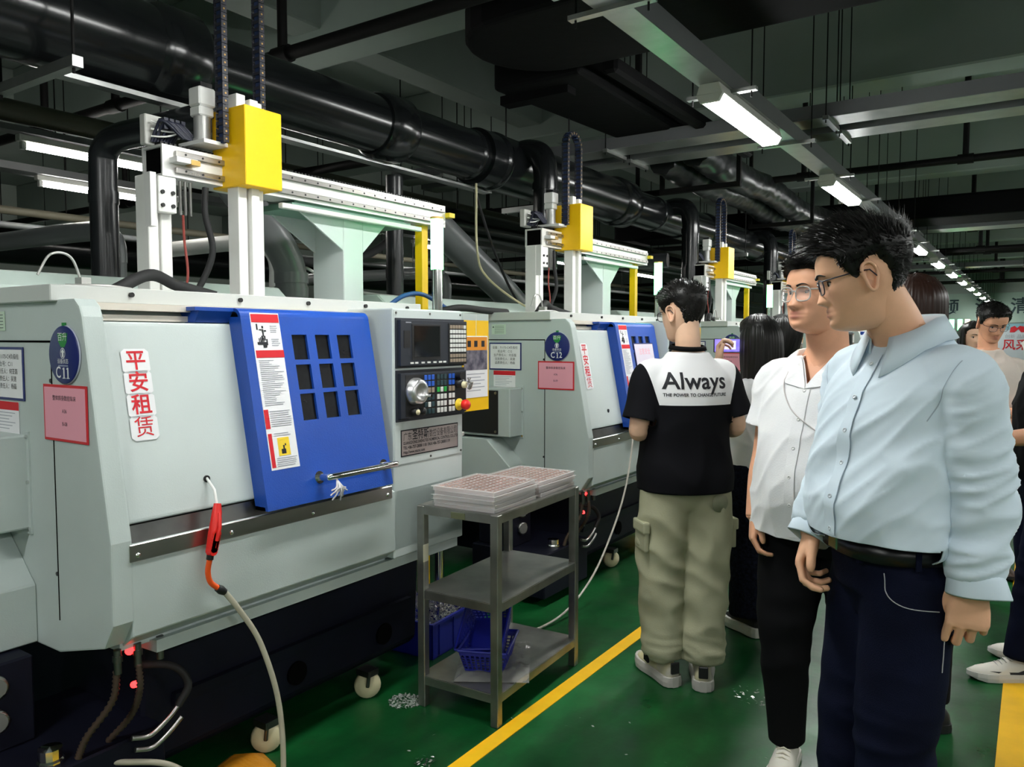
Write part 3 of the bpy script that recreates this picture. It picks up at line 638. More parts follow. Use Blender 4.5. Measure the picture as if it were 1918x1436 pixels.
# strut rack carrying the duct
for y in (1.55, 5.25, 9.6):
    r = MB().box((-0.32,y-0.02,-0.262),(0.32,y+0.02,-0.222)).build('strut_bracket', GALV, T)
    for x in (-0.29,0.29): MB().cyl((x,y,-0.28),(x,y,ZC-DZ),0.006,6).build('hanger_rod', PIPEK, r)
MB().box((0.03,1.55,-0.235),(0.09,2.4,-0.215)).box((-0.12,2.45,-0.21),(-0.04,4.7,-0.195)).build('support_angle', GALV, T)

# PVC suction pipes rising behind the lathes
def pvc(label, pts, r, m=None, caps=()):
    b = thing('suction_pipe', label, 'pipe', group='suction pipes behind the lathes')
    MB().tube(catmull(pts, 8), r, 20).build('pipe', m or GREY_P, b)
    for (c, d) in caps:
        c = Vector(c); d = Vector(d).normalized(); MB().cyl(c-d*0.03, c+d*0.03, r*1.07, 20).build('coupling', m or GREY_P, b)
    return b
DPVC = mat('dark_grey_pvc', (0.022, 0.024, 0.027), 0.26, var=0.1, vscale=3)
pvc('dark suction pipe with an elbow left of the nearest gantry post', [(-3.78,2.07,1.62),(-3.78,2.07,2.0),(-3.78,2.07,2.30),(-3.76,2.07,2.40),(-3.66,2.08,2.45),(-3.40,2.10,2.455),(-3.0,2.12,2.455)], 0.064, DPVC, [((-3.78,2.07,2.18),(0,0,1))])
pvc('pale grey suction pipe just behind the dark elbowed pipe', [(-4.6,2.58,1.62),(-4.6,2.58,1.9),(-4.6,2.58,2.05),(-4.66,2.57,2.12),(-4.80,2.55,2.15),(-5.6,2.5,2.15),(-7.0,2.45,2.15)], 0.06, GREY_P, [((-4.6,2.58,1.98),(0,0,1))])
pvc('fat grey suction elbow with clamps left of the pillar', [(-3.52,2.99,1.60),(-3.52,2.99,1.80),(-3.52,2.97,1.92),(-3.53,2.90,2.04),(-3.55,2.80,2.16),(-3.6,2.68,2.30),(-3.6,2.5,2.5)], 0.088, GREY_P, [((-3.52,2.99,1.76),(0,0,1)),((-3.52,2.99,1.84),(0,0,1))])
pvc('dark suction pipe right of the pillar', [(-3.5,3.83,1.60),(-3.5,3.83,1.9),(-3.5,3.83,2.3),(-3.5,3.83,2.55)], 0.056, DPVC, [((-3.5,3.83,1.92),(0,0,1))])
pvc('pale grey suction pipe behind the fat elbow', [(-4.2,3.45,1.60),(-4.2,3.45,1.8),(-4.2,3.45,2.0),(-4.26,3.43,2.10),(-4.42,3.42,2.15),(-5.4,3.40,2.15)], 0.055, WHITE)
pvc('big grey suction pipe leaning behind the second lathe', [(-3.75,6.0,0.02),(-3.75,6.0,0.8),(-3.75,5.95,1.5),(-3.8,5.6,1.85),(-3.85,5.2,2.1),(-3.9,4.7,2.4)], 0.12, GREY_P, [((-3.78,5.72,1.76),(0,-0.5,0.4))])
pvc('slim pale suction pipe behind the second lathe', [(-4.3,5.35,1.60),(-4.3,5.35,1.8),(-4.3,5.35,1.98),(-4.35,5.33,2.04),(-4.5,5.3,2.07),(-6.0,5.2,2.07)], 0.05, GREY_P)
pvc('dark suction pipe with an elbow right of the second gantry', [(-3.6,6.95,1.60),(-3.6,6.95,1.9),(-3.6,6.95,2.12),(-3.56,6.95,2.20),(-3.46,6.97,2.24),(-3.2,7.0,2.24),(-2.95,7.05,2.24)], 0.07, DPVC)
pvc('grey suction pipe on the left behind the pale cover', [(-5.2,2.1,1.6),(-5.2,2.1,1.78),(-5.2,2.1,1.86),(-5.3,2.05,1.93),(-6.2,1.9,1.95)], 0.05, GREY_P)
# wide black insulated duct crossing the hall, with its branch along the row
T = thing('insulated_duct', 'wide black insulated duct with rounded end crossing overhead', 'duct')
prof = [(9.0,3.36),(9.0,4.45)]
ring = []
pts2 = [(8.8,3.50),(8.8,4.42),(-2.35,4.42)]
for k in range(1, 12):
    a = math.pi/2 - k/12*math.pi; pts2.append((-2.45-0.45*math.cos(a), 3.96+0.46*math.sin(a)))
pts2.append((-2.35,3.50))
MB().prism(pts2, 'z', 3.20, 3.40).build('cross_duct', SOOT, T, bevel=0.04, seg=3)
MB().prism([(-3.12,4.40),(-2.45,4.40),(-2.50,6.6),(-2.95,6.6)], 'z', 3.17, 3.38).build('branch_duct', SOOT, T, bevel=0.04, seg=3)
MB().box((-3.16,4.55,3.12),(-2.62,4.66,3.18)).build('branch_flange', SOOT, T)
MB().prism([(-2.30,4.42),(-2.20,4.42),(-2.20,7.2),(-2.30,7.2)], 'z', 3.14, 3.24).build('branch_pipe', SOOT, T, bevel=0.02)
for x, y in ((-2.7,3.9),(-2.1,3.9),(-1.7,3.6),(-2.95,4.6),(-2.6,5.6),(-2.95,5.6),(-0.2,4.4),(1.2,4.4)):
    MB().box((x-0.02,y-0.02,3.3),(x+0.02,y+0.02,ZC)).build('hanger_strut', PIPEK, T)
T = thing('insulated_duct', 'far black insulated duct crossing behind the heads', 'duct')
MB().box((-6.0,12.0,3.12),(8.8,12.9,3.42)).build('cross_duct', SOOT, T, bevel=0.04, seg=2)
for x in (-4,-2,0.5,3,5.5): MB().box((x-0.02,12.4,3.4),(x+0.02,12.44,ZC)).build('hanger_strut', PIPEK, T)
# wrinkled foil flexible ducts
def crinkle(label, x, z, r, y0, y1):
    rings = []; n = 20; m = int((y1-y0)/0.045)
    for i in range(m+1):
        y = y0+(y1-y0)*i/m; rg = []
        for k in range(n):
            a = 2*math.pi*k/n; rr = r*(1+0.16*noise.noise((math.cos(a)*2, math.sin(a)*2, y*9))+0.05*(i % 2))
            rg.append((x+rr*math.cos(a)+0.03*math.sin(y*1.7), y, z+rr*math.sin(a)-0.03*math.cos(y*2.3)))
        rings.append(rg)
    o = MB().loft(rings).build('flexible_duct', mat('black_foil', (0.03,0.032,0.034), 0.32, 0.5), None); return tag(o, label, 'duct', 'flexible ducts')
crinkle('wrinkled black flexible duct, the left of a pair', -2.98, 3.16, 0.14, 7.0, 14.5)
crinkle('wrinkled black flexible duct, the right of a pair', -2.66, 3.20, 0.14, 7.0, 14.5)
for yc, lb in ((7.55,'near'),(10.5,'far')):
    T = thing('duct_cradle', 'black strut cradle under the %s part of the flexible ducts' % lb, 'bracket', (0, yc, 0), group='duct cradles')
    MB().box((-3.25,-0.03,2.96),(-2.42,0.03,3.01)).build('cross_bar', PIPEK, T)
    for x in (-3.23,-2.44): MB().box((x-0.02,-0.02,3.0),(x+0.02,0.02,ZC-0.01)).build('strut', PIPEK, T)
# shiny cable trays crossing the hall
def tray(label, y, w_, z, x0, x1):
    T = thing('cable_tray', label, 'cable tray', (0, y, z), group='cable trays crossing the hall')
    MB().box((x0,0,0),(x1,w_,0.003)).build('tray_bottom', GALV, T)
    for yy in (0.0, w_-0.003): MB().box((x0,yy,0.003),(x1,yy+0.003,0.10)).build('tray_side', GREYTRAY, T)
    x = x0+0.7
    while x < x1:
        h = MB().box((x-0.02,-0.06,-0.03),(x+0.02,w_+0.06,0.0)).build('hanger_bracket', GALV, T)
        for yy in (-0.045, w_+0.045): MB().cyl((x,yy,-0.05),(x,yy,ZC-z),0.005,6).build('hanger_rod', PIPEK, h)
        x += 1.75
tray('shiny cable tray crossing above the first aisle lamp, nearer of two', 5.98, 0.26, 3.08, -5.5, 8.8)
tray('shiny cable tray crossing above the first aisle lamp, farther of two', 6.44, 0.26, 3.08, -5.5, 8.8)
tray('shiny far cable tray behind the black duct', 13.3, 0.45, 3.12, -4.0, 8.8)
tray('far cable tray near the end of the hall', 20.6, 0.45, 3.12, -8.0, 8.8)
# black sprinkler pipes
def sprinkler(label, y, z, r, x0, x1, drops, axis='x'):
    T = thing('sprinkler_pipe', label, 'pipe', (0, y, z), group='black sprinkler pipes')
    MB().cyl((x0,0,0),(x1,0,0),r,14).build('pipe', PIPEK, T)
    for x in drops:
        MB().cyl((x,0,0),(x,0,ZC-z-0.01),r*0.75,10).build('riser', PIPEK, T)
        MB().cyl((x-0.07,0,0),(x+0.07,0,0),r*1.3,12).build('fitting', PIPEK, T)
sprinkler('black pipe crossing above the nearest gantry loader', 3.40, 3.30, 0.042, -15, 8.8, (-4.05,-7.1,-6.0,0.6))
sprinkler('black pipe crossing right of the first aisle lamp', 9.05, 3.28, 0.038, -15, 8.8, (-4.2,-2.2,-0.65,1.6,-6.5))
for i, (y, z) in enumerate(((14.3,3.22),(16.4,3.1),(18.6,3.25),(22.5,3.15),(25.8,3.1),(27.6,3.2))):
    sprinkler('distant black pipe crossing the hall, %s beyond the far duct' % NTH[i], y, z, 0.045, -12, 8.8, (-3.0,-0.9,1.5+i*0.3,4))
sprinkler('black pipe low over the left back aisle', 4.9, 3.0, 0.04, -15, -4.2, (-6.2,-8.5))
# long pipes and trays running along the back aisle
def along(name, label, cat, x, z, r, m, y0=-6, y1=30, w_=None):
    T = thing(name, label, cat, (x, 0, z))
    if w_: MB().box((-w_/2,y0,-r),(w_/2,y1,r)).build('channel', m, T)
    else: MB().cyl((0,y0,0),(0,y1,0),r,16).build('pipe', m, T)
    y = y0+0.9
    while y < y1: MB().cyl((0,y,0),(0,y,ZC-z),0.006,6).build('hanger_rod', PIPEK, T); y += 2.3
along('water_pipe', 'thick brownish pipe along the upper left', 'pipe', -5.75, 3.02, 0.075, mat('brown_pipe', (0.10,0.095,0.07), 0.45))
along('back_trunking', 'grey trunking above the upper left tube lamp', 'trunking', -5.75, 2.90, 0.02, GREYTRAY, w_=0.12)
along('back_trunking', 'grey trunking above the lower left tube lamp', 'trunking', -7.04, 2.90, 0.03, GREYTRAY, w_=0.2)
along('water_pipe', 'thin pipe below the lower left tube lamp', 'pipe', -8.2, 2.72, 0.04, mat('tan_pipe', (0.16,0.15,0.11), 0.5))
along('back_duct', 'dark duct far back on the left', 'duct', -9.6, 2.55, 0.22, DUCT)
along('water_pipe', 'thin pipe far back on the left', 'pipe', -7.6, 2.5, 0.03, GREY_P)
along('back_duct', 'dark duct along the second row of machines', 'duct', -4.75, 2.62, 0.14, DUCT, y0=5.2)
# air hoses and loose cables behind
def cable(name, label, pts, r, m, cat='cable'):
    return tag(MB().tube(catmull(pts, 8), r, 8).build(name, m), label, cat)
cable('hanging_cable', 'dark cable slanting behind the first gantry end', [(-3.35,4.5,2.56),(-3.4,4.75,2.25),(-3.42,5.0,1.95),(-3.45,5.3,1.70)], 0.010, RUBBER)
cable('hanging_cable', 'yellow and white cable drooping left of the second gantry', [(-3.2,4.32,2.55),(-3.2,4.33,2.1),(-3.18,4.42,1.92),(-3.1,4.75,1.74),(-2.95,4.9,1.66)], 0.008, mat('yellow_cable', (0.5,0.46,0.28), 0.5))
cable('hanging_cable', 'black sagging cable behind the pillar', [(-3.6,2.6,2.35),(-3.7,3.0,2.02),(-3.8,3.5,1.98),(-4.0,4.1,2.1),(-4.2,4.6,2.3)], 0.03, RUBBER)
cable('hanging_cable', 'pale flat cable sloping behind the fat grey elbow', [(-3.9,2.6,2.55),(-3.9,3.0,2.22),(-3.88,3.25,2.02),(-3.7,3.6,1.82),(-3.4,3.8,1.758)], 0.010, WHITE)

# ================================================================ SECOND ROW OF MACHINES (backs turned)
RB = ['machine of the back row behind the nearest lathe', 'machine of the back row behind the second lathe', 'machine of the back row behind the third lathe', 'machine of the back row behind the fourth lathe']
for i, y in enumerate((0.4, 3.2, 6.2, 9.2, 12.2)):
    o = copy_tree(lathe0); o.location = (-6.35, y+1.9, 0); o.rotation_euler = (0, 0, math.pi); o['group'] = 'lathes of the back row'
    o['label'] = 'pale lathe of the back row seen from behind, %s from the left' % NTH[i]

# ================================================================ SIGNS AND PAPERS ON THE LATHES
def sheet(name, label, cat, M, w_, h_, border, face, fm, lines, group, th=0.003):
    # framed sheet: M at its centre; lines = (text, y, size, material)
    T = thing(name, label, cat, group=group); T.matrix_world = M
    b = 0.008
    fr = MB().box((-w_/2,-h_/2,0),(w_/2,h_/2,th)).build('sheet_frame', border, T, bevel=0.001)
    MB().box((-w_/2+b,-h_/2+b,th),(w_/2-b,h_/2-b,th+0.0008)).build('sheet', fm, T)
    for s, x, y, sz, m_ in lines: text('lettering', s, sz, m_, T, Matrix.Translation((x, y, th+0.0014)))
    return T
def endM(i, x, z): return frame((FX+x, ROW[i]-0.0015, z), (1,0,0), (0,0,1))
def round_sign(i, code):
    T = thing('machine_sign', 'round navy sign reading %s with green emblem' % code, 'sign', group='round machine signs'); T.matrix_world = endM(i, -0.205, 1.452)
    d = MB().lathe([(0.083,0),(0.083,0.006),(0.080,0.0075),(0.0,0.0075)], (0,0,0), (0,0,1), 40).build('disc', INKB, T)
    MB().lathe([(0.0845,0),(0.0845,0.0045),(0.0832,0.0045)], (0,0,0), (0,0,1), 40).build('rim', mat('sign_rim', (0.45,0.48,0.6), 0.4), T)
    MB().box((-0.008,0.078,0),(0.008,0.092,0.005)).add([(-0.028,0.062,0.0082),(0.028,0.062,0.0082),(0.024,0.038,0.0082),(0.010,0.022,0.0082),(-0.010,0.022,0.0082),(-0.024,0.038,0.0082)], [(0,1,2,3,4,5)]).build('green_emblem', GREENP, T)
    text('emblem_lettering', '百升', 0.026, PAPER, T, Matrix.Translation((0,0.050,0.0090)))
    ar = MB(); z = 0.0086
    ar.add([(0,0.018,z),(0.010,0.007,z),(0.005,0.007,z),(0.005,-0.006,z),(-0.005,-0.006,z),(-0.005,0.007,z),(-0.010,0.007,z)], [(0,1,2,3,4,5,6)])
    n = 20
    ar.add([(0.0135*math.cos(2*math.pi*k/n),0.005+0.0155*math.sin(2*math.pi*k/n),z) for k in range(n)]+[(0.0115*math.cos(2*math.pi*k/n),0.005+0.0135*math.sin(2*math.pi*k/n),z) for k in range(n)], [(k,(k+1)%n,(k+1)%n+n,k+n) for k in range(n)])
    ar.build('arrow_mark', PAPER, T)
    text('sign_lettering', '设备状态', 0.0155, PAPER, T, Matrix.Translation((0,-0.019,0.0088)))
    MB().box((-0.027,-0.0325,0.0082),(0.027,-0.0295,0.0086)).build('small_print', mat('pale_print', (0.3,0.33,0.45), 0.5), T)
    # serif code letters
    text('code_lettering', code[0], 0.046, PAPER, T, Matrix.Translation((-0.027,-0.0515,0.0088)), off=0.0004, sx=0.9)
    L_ = MB(); xx = 0.004
    for ch_ in code[1:]:
        if ch_ == '1':
            L_.box((xx-0.003,-0.067,0.0084),(xx+0.003,-0.036,0.0088)).box((xx-0.008,-0.0675,0.0084),(xx+0.008,-0.065,0.0088)).add([(xx-0.009,-0.041,0.0088),(xx-0.003,-0.041,0.0088),(xx+0.003,-0.036,0.0088),(xx-0.003,-0.036,0.0088)], [(0,1,2,3)])
        else: text('code_lettering', ch_, 0.046, PAPER, T, Matrix.Translation((xx,-0.0515,0.0088)), off=0.0004, sx=0.85)
        xx += 0.022
    L_.build('code_lettering', PAPER, T)
for i, code in enumerate(('C11','C12','C13')):
    round_sign(i, code)
    sheet('notice_sheet', 'pink notice in a red frame under the %s sign' % code, 'notice', endM(i, -0.215, 1.283), 0.245, 0.165, REDF, None, PINK,
          [('整体斜身数控车床',0,0.043,0.0165,INK),('A36',0,0.006,0.0155,INK),('B-08' if i == 0 else 'B-09',0,-0.031,0.0155,INK)], 'pink notices')
    sheet('notice_sheet', 'white notice in a navy frame left of the %s sign' % code, 'notice', endM(i, -0.572, 1.390), 0.235, 0.165, INKB, None, PAPER,
          [('设备：71173-C4负极柱',0,0.052,0.0185,INK),('机台号：%s' % code,0,0.029,0.0185,INK),('生产责任人：何亚磊',0,0.006,0.0185,INK),('生技责任人：吴建',0,-0.017,0.0185,INK),('品质责任人：杨磊',0,-0.040,0.0185,INK)], 'navy framed notices')
    T = thing('warning_label', 'white label with red heading below the navy framed notice on %s' % code, 'label', group='red headed labels'); T.matrix_world = endM(i, -0.578, 1.252)
    MB().box((-0.08,-0.048,0),(0.08,0.05,0.001)).build('label_sheet', PAPER, T); MB().box((-0.08,0.024,0.001),(0.08,0.05,0.0014)).build('red_heading', INKR, T)
    L_ = MB()
    for k in range(6): L_.box((-0.068,0.014-k*0.010,0.001),(0.055-0.02*(k % 3),0.0165-k*0.010,0.0014))
    L_.build('small_print', GREY_INK, T)
    T = thing('rating_label', 'small pale green rating label at the top of the %s end panel' % code, 'label', group='green rating labels'); T.matrix_world = endM(i, -0.62, 1.553)
    MB().box((-0.052,-0.03,0),(0.052,0.03,0.001)).build('label_sheet', mat('pale_green_paper', (0.55,0.68,0.55), 0.6), T)
    L_ = MB()
    for k in range(5): L_.box((-0.03,0.018-k*0.010,0.001),(0.04,0.020-k*0.010,0.0013))
    L_.add([(-0.046,0.010,0.0012),(-0.034,0.010,0.0012),(-0.040,0.022,0.0012)], [(0,1,2)]); L_.build('small_print', INK, T)
# white paper in navy frame stuck on the second lathe's door
M2 = Matrix.Translation((FX, ROW[1], 0)) @ sframe(0.86, 1.36, 0.0415)
sheet('notice_sheet', 'white sheet with pink writing hung over the second blue door', 'notice', M2, 0.30, 0.22, INKB, None, mat('lilac_paper', (0.72,0.66,0.76), 0.6),
      [('注意安全',0,0.05,0.045,PINK),('禁止操作',0,-0.04,0.045,PINK)], 'door sheets')

# ================================================================ SIGNAL TUBE, YELLOW POSTS, BRACKETS AT THE LATHE ENDS
GLOW = mat('green_signal_glow', (0.3,0.9,0.4), 0.4, emit=(0.16,1.0,0.32), es=4.0)
def signal(i, label, lit=True):
    T = thing('signal_light', label, 'signal light', (FX-0.42, ROW[i]+1.93, 0), group='signal tubes on poles')
    MB().cyl((0,0,0.01),(0,0,1.845),0.026,16).build('pole', CHROME, T)
    MB().cyl((0,0,1.845),(0,0,2.095),0.032,18).build('lit_tube', GLOW, T); MB().cyl((0,0,2.095),(0,0,2.105),0.034,18).build('tube_cap', BRASS, T)
    MB().lathe([(0.09,0),(0.09,0.012),(0.04,0.03)], (0,0,0.0), (0,0,1), 20).build('pole_foot', PAINT, T)
signal(0, 'green glowing signal tube on a chrome pole right of the first gantry'); signal(1, 'green glowing signal tube behind the man in the black and white shirt'); signal(2, 'green glowing signal tube beyond the third gantry')
for i in range(5):
    T = thing('yellow_post', 'yellow post under the %s gantry beam end' % NTH[i], 'post', (FX-0.77, ROW[i]+2.22, 0), group='yellow gantry posts')
    MB().box((-0.025,-0.025,0.0),(0.025,0.025,2.123)).build('post', YELLOW, T); MB().box((-0.06,-0.06,0.0),(0.06,0.06,0.012)).build('foot_plate', YELLOW, T)
# work-feed bracket and rail beside each lathe's right end
for i in range(3):
    T = thing('feed_table', 'pale aluminium feed slide projecting right of the %s lathe' % ORD[i], 'feed slide', (FX-0.30, ROW[i]+1.60, 0.0), group='feed slides')
    MB().box((-0.12,-0.01,1.05),(0.12,0.22,1.075)).box((-0.10,0.0,0.96),(0.10,0.24,1.03)).box((-0.12,0.0,1.03),(0.12,0.24,1.05)).build('slide', ALU_W, T, bevel=0.004)
    MB().box((-0.10,-0.005,1.045),(0.101,0.2405,1.052)).build('slot', BLACK, T); MB().box((-0.03,0.02,1.075),(0.09,0.16,1.10)).build('clamp_block', ALU_W, T, bevel=0.003)
    MB().tube([(0.02,0.08,1.10),(0.02,0.08,1.13),(-0.01,0.20,1.16)],0.007,8).build('clamp_lever', BLACK, T)
    MB().box((-0.10,-0.01,0.60),(0.02,0.10,0.96)).build('slide_bracket', PAINT, T)
    T = thing('hanging_folder', 'yellow folder with photo sheets hanging at the right end of the %s lathe' % ORD[i], 'folder', (FX-0.02, ROW[i]+1.615, 1.17), group='yellow hanging folders')
    MB().box((-0.01,0.0,0.0),(0.0,0.20,0.41)).build('folder', YELLOW, T); MB().box((-0.01,0.0,0.41),(0.0,0.20,0.44)).build('hanger_strip', PAINT, T)
    MB().box((0.0,0.01,0.06),(0.002,0.19,0.34)).build('photo_sheet', PAPER, T)
    MB().box((0.002,0.01,0.185),(0.0025,0.185,0.30)).build('photo_print', mat('photo_dark', (0.03,0.03,0.06), 0.4, col2=(0.22,0.2,0.24), vscale=25), T)
    MB().box((0.002,0.01,0.275),(0.0026,0.185,0.335)).build('orange_print', mat('orange_print', (0.75,0.28,0.02), 0.5), T)
    L_ = MB()
    for y in (0.035,0.085,0.14): L_.box((0.0026,y,0.29),(0.003,y+0.025,0.318))
    L_.build('print_windows', INK, T)
    L_ = MB()
    for k in range(6): L_.box((0.002,0.03,0.165-k*0.015),(0.0024,0.165-0.03*(k%2),0.169-k*0.015))
    L_.build('small_print', GREY_INK, T)
    MB().tube([(0.002,0.10,0.34),(0.003,0.10,0.44)],0.0012,5).build('string', WHITE, T)
cable('air_hose', 'blue and black hoses arching behind the hanging folder', [(-2.75,2.95,1.66),(-2.72,3.05,1.72),(-2.72,3.2,1.73),(-2.75,3.45,1.66),(-2.8,3.7,1.60)], 0.012, mat('blue_hose', (0.02,0.08,0.25), 0.4), 'hose')
cable('air_hose', 'black hoses lying on the second lathe top', [(-2.75,3.3,1.63),(-2.72,3.5,1.67),(-2.75,3.8,1.665),(-2.8,4.1,1.665)], 0.02, RUBBER, 'hose')

# ================================================================ AIR GUN AND HOSE
T = thing('air_gun', 'red air gun hanging in the fixed cover of the nearest lathe', 'air gun', (FX, ROW[0], 0))
gx = 0.03
MB().tube([(-0.045,0.335,1.062),(0.0,0.33,1.03),(0.022,0.322,0.985)],0.0045,8).build('nozzle', WHITE, T)
MB().tube([(0.022,0.324,0.992),(0.026,0.318,0.965),(0.032,0.306,0.92),(0.034,0.293,0.865),(0.034,0.287,0.842)],0.014,10,rf=lambda t: [0.011,0.015,0.0175,0.0165,0.013,0.0125][min(5,int(t*5.01))]).build('handle', REDP, T)
lv = MB().tube([(0.040,0.318,0.965),(0.053,0.308,0.925),(0.050,0.298,0.885)],0.006,8)
for k in range(7): lv.cyl((0.020+k*0.001,0.3025-k*0.0023,0.905-k*0.0085),(0.050,0.3025-k*0.0023,0.905-k*0.0085),0.0135,10)
lv.build('trigger', REDP, T)
MB().cyl((0.034,0.287,0.842),(0.033,0.285,0.828),0.011,10).build('collar', BLACK, T)
MB().tube(catmull([(0.033,0.285,0.83),(0.028,0.281,0.79),(0.026,0.291,0.755),(0.028,0.318,0.728)],8),0.0085,10).build('orange_tube', ORANGE, T)
MB().tube([(0.028,0.312,0.732),(0.028,0.325,0.722),(0.029,0.338,0.712)],0.011,10,rf=lambda t: 0.011 if t < 0.3 or t > 0.7 else 0.014).build('coupling', BLACK, T)
HOSE = mat('clear_hose', (0.62,0.58,0.46), 0.25, trans=0.35)
MB().tube(catmull([(0.029,0.338,0.712),(0.04,0.385,0.64),(0.06,0.44,0.53),(0.08,0.485,0.36),(0.09,0.50,0.20),(0.10,0.49,0.05),(0.12,0.45,0.012),(0.10,0.38,0.010),(0.02,0.33,0.012),(-0.02,0.32,0.03),(-0.05,0.285,0.10),(-0.08,0.20,0.19),(-0.12,0.08,0.24),(-0.16,-0.02,0.27)],10),0.009,12).build('hose', HOSE, T)
o = MB()
pts = [(-0.02,0.0),(0.12,-0.06),(0.22,0.0),(0.26,0.10),(0.20,0.22),(0.05,0.26),(-0.06,0.15)]
vs = [(0.08,0.1,0.035)] + [(x, y, 0.004) for x, y in pts] + [((x-0.08)*0.55+0.08, (y-0.1)*0.55+0.1, 0.022+0.014*random.random()) for x, y in pts]
n = len(pts); o.add(vs, [(1+k, 1+(k+1) % n, 1+n+(k+1) % n, 1+n+k) for k in range(n)] + [(1+n+k, 1+n+(k+1) % n, 0) for k in range(n)])
bag = o.build('yellow_bag', mat('orange_bag', (0.50,0.20,0.012), 0.35, bump=0.5, bscale=40), None); bag.location = (-2.31, 1.58, 0); bag.scale = (0.72, 0.72, 0.9); tag(bag, 'crumpled orange yellow bag on the floor by the nearest caster', 'bag')

# ================================================================ STEEL CART WITH TRAYS
CARTM = mat('stained_steel', (0.40,0.395,0.37), 0.36, 0.9, var=0.35, vscale=7, rvar=0.1)
CX, CY = -2.055, 2.365; CRZ = math.radians(3.0)
T = thing('steel_cart', 'three-tier stainless steel cart beside the yellow line', 'cart', (CX, CY, 0), CRZ)
CW, CL, CH = 0.385, 0.700, 0.83
for x in (0.0, CW-0.035):
    for y in (0.0, CL-0.035): MB().box((x,y,0.0),(x+0.035,y+0.035,CH-0.002)).build('leg', CARTM, T, bevel=0.003)
for z, nm in ((0.10,'bottom_shelf'),(0.455,'middle_shelf'),(CH-0.03,'top_shelf')):
    s_ = MB().box((0.004,0.004,z+0.024),(CW-0.004,CL-0.004,z+0.03)).build(nm, CARTM, T)
    for a, b in (((0.002,0.002),(CW-0.002,0.012)),((0.002,CL-0.012),(CW-0.002,CL-0.002)),((0.002,0.002),(0.012,CL-0.002)),((CW-0.012,0.002),(CW-0.002,CL-0.002))):
        MB().box((a[0],a[1],z-0.006),(b[0],b[1],z+0.027)).build('shelf_rim', CARTM, s_)
MB().box((0.17,-0.002,CH-0.034),(0.235,0.002,CH-0.010)).build('cart_label', mat('dirty_label', (0.12,0.13,0.07), 0.6), T)
MB().box((0.034,-0.004,0.60),(0.036,0.03,0.67)).build('paper_tag', mat('cream_tag', (0.5,0.48,0.36), 0.7), T)
CLEAR = mat('clear_tray_plastic', (0.95,0.94,0.94), 0.15, trans=0.35, alpha=0.5, ior=1.3, spec=0.6)
COPPER = mat('copper_parts', (0.78,0.46,0.38), 0.25, 0.8, var=0.15, vscale=30)
def make_tray():
    b = MB(); n = 12; m = 9; w_, l_ = 0.285, 0.325; h = 0.016
    b.box((0,0,0),(w_,l_,0.0012))
    for a, c in (((0,0),(w_,0.004)),((0,l_-0.004),(w_,l_)),((0,0),(0.004,l_)),((w_-0.004,0),(w_,l_))): b.box((a[0],a[1],0),(c[0],c[1],h))
    b.box((-0.006,-0.006,h-0.0015),(0.0,l_+0.006,h)).box((w_,-0.006,h-0.0015),(w_+0.006,l_+0.006,h)).box((0,-0.006,h-0.0015),(w_,0,h)).box((0,l_,h-0.0015),(w_,l_+0.006,h))
    for i in range(1, m): b.box((w_*i/m-0.0006,0.004,0.0012),(w_*i/m+0.0006,l_-0.004,h*0.8))
    for k in range(1, n): b.box((0.004,l_*k/n-0.0006,0.0012),(w_-0.004,l_*k/n+0.0006,h*0.8))
    pm = MB()
    for i in range(m):
        for k in range(n): pm.cyl((w_*(i+0.5)/m,l_*(k+0.5)/n,0.0015),(w_*(i+0.5)/m,l_*(k+0.5)/n,0.0125),0.0105,8)
    return b.mesh('tray_shell'), pm.mesh('turned_parts')
tm, pmesh = make_tray(); tm.materials.append(CLEAR); pmesh.materials.append(COPPER)
for s in range(2):
    for k in range(5 if s == 0 else 4):
        T2 = thing('parts_tray', '', 'tray', group='clear parts trays on the cart')
        base = Matrix.Translation((CX, CY, CH)) @ Matrix.Rotation(CRZ, 4, 'Z') @ Matrix.Translation((0.075+0.004*math.sin(k*3+s), (0.015 if s == 0 else 0.372)+0.003*math.cos(k*2.0), 0.0005+0.0165*k)) @ Matrix.Rotation(0.02*math.sin(k*1.7+s), 4, 'Z')
        T2.matrix_world = base
        T2['label'] = ('clear plastic tray of copper parts on the cart, %s of the %s stack' % (['lowest','second from below','middle','fourth from below','topmost'][k] if s == 0 else ['lowest','second from below','third from below','topmost'][k], 'near' if s == 0 else 'far'))
        link('tray_shell', tm, None, T2); tag(link('turned_parts', pmesh, None, T2), kind='stuff')
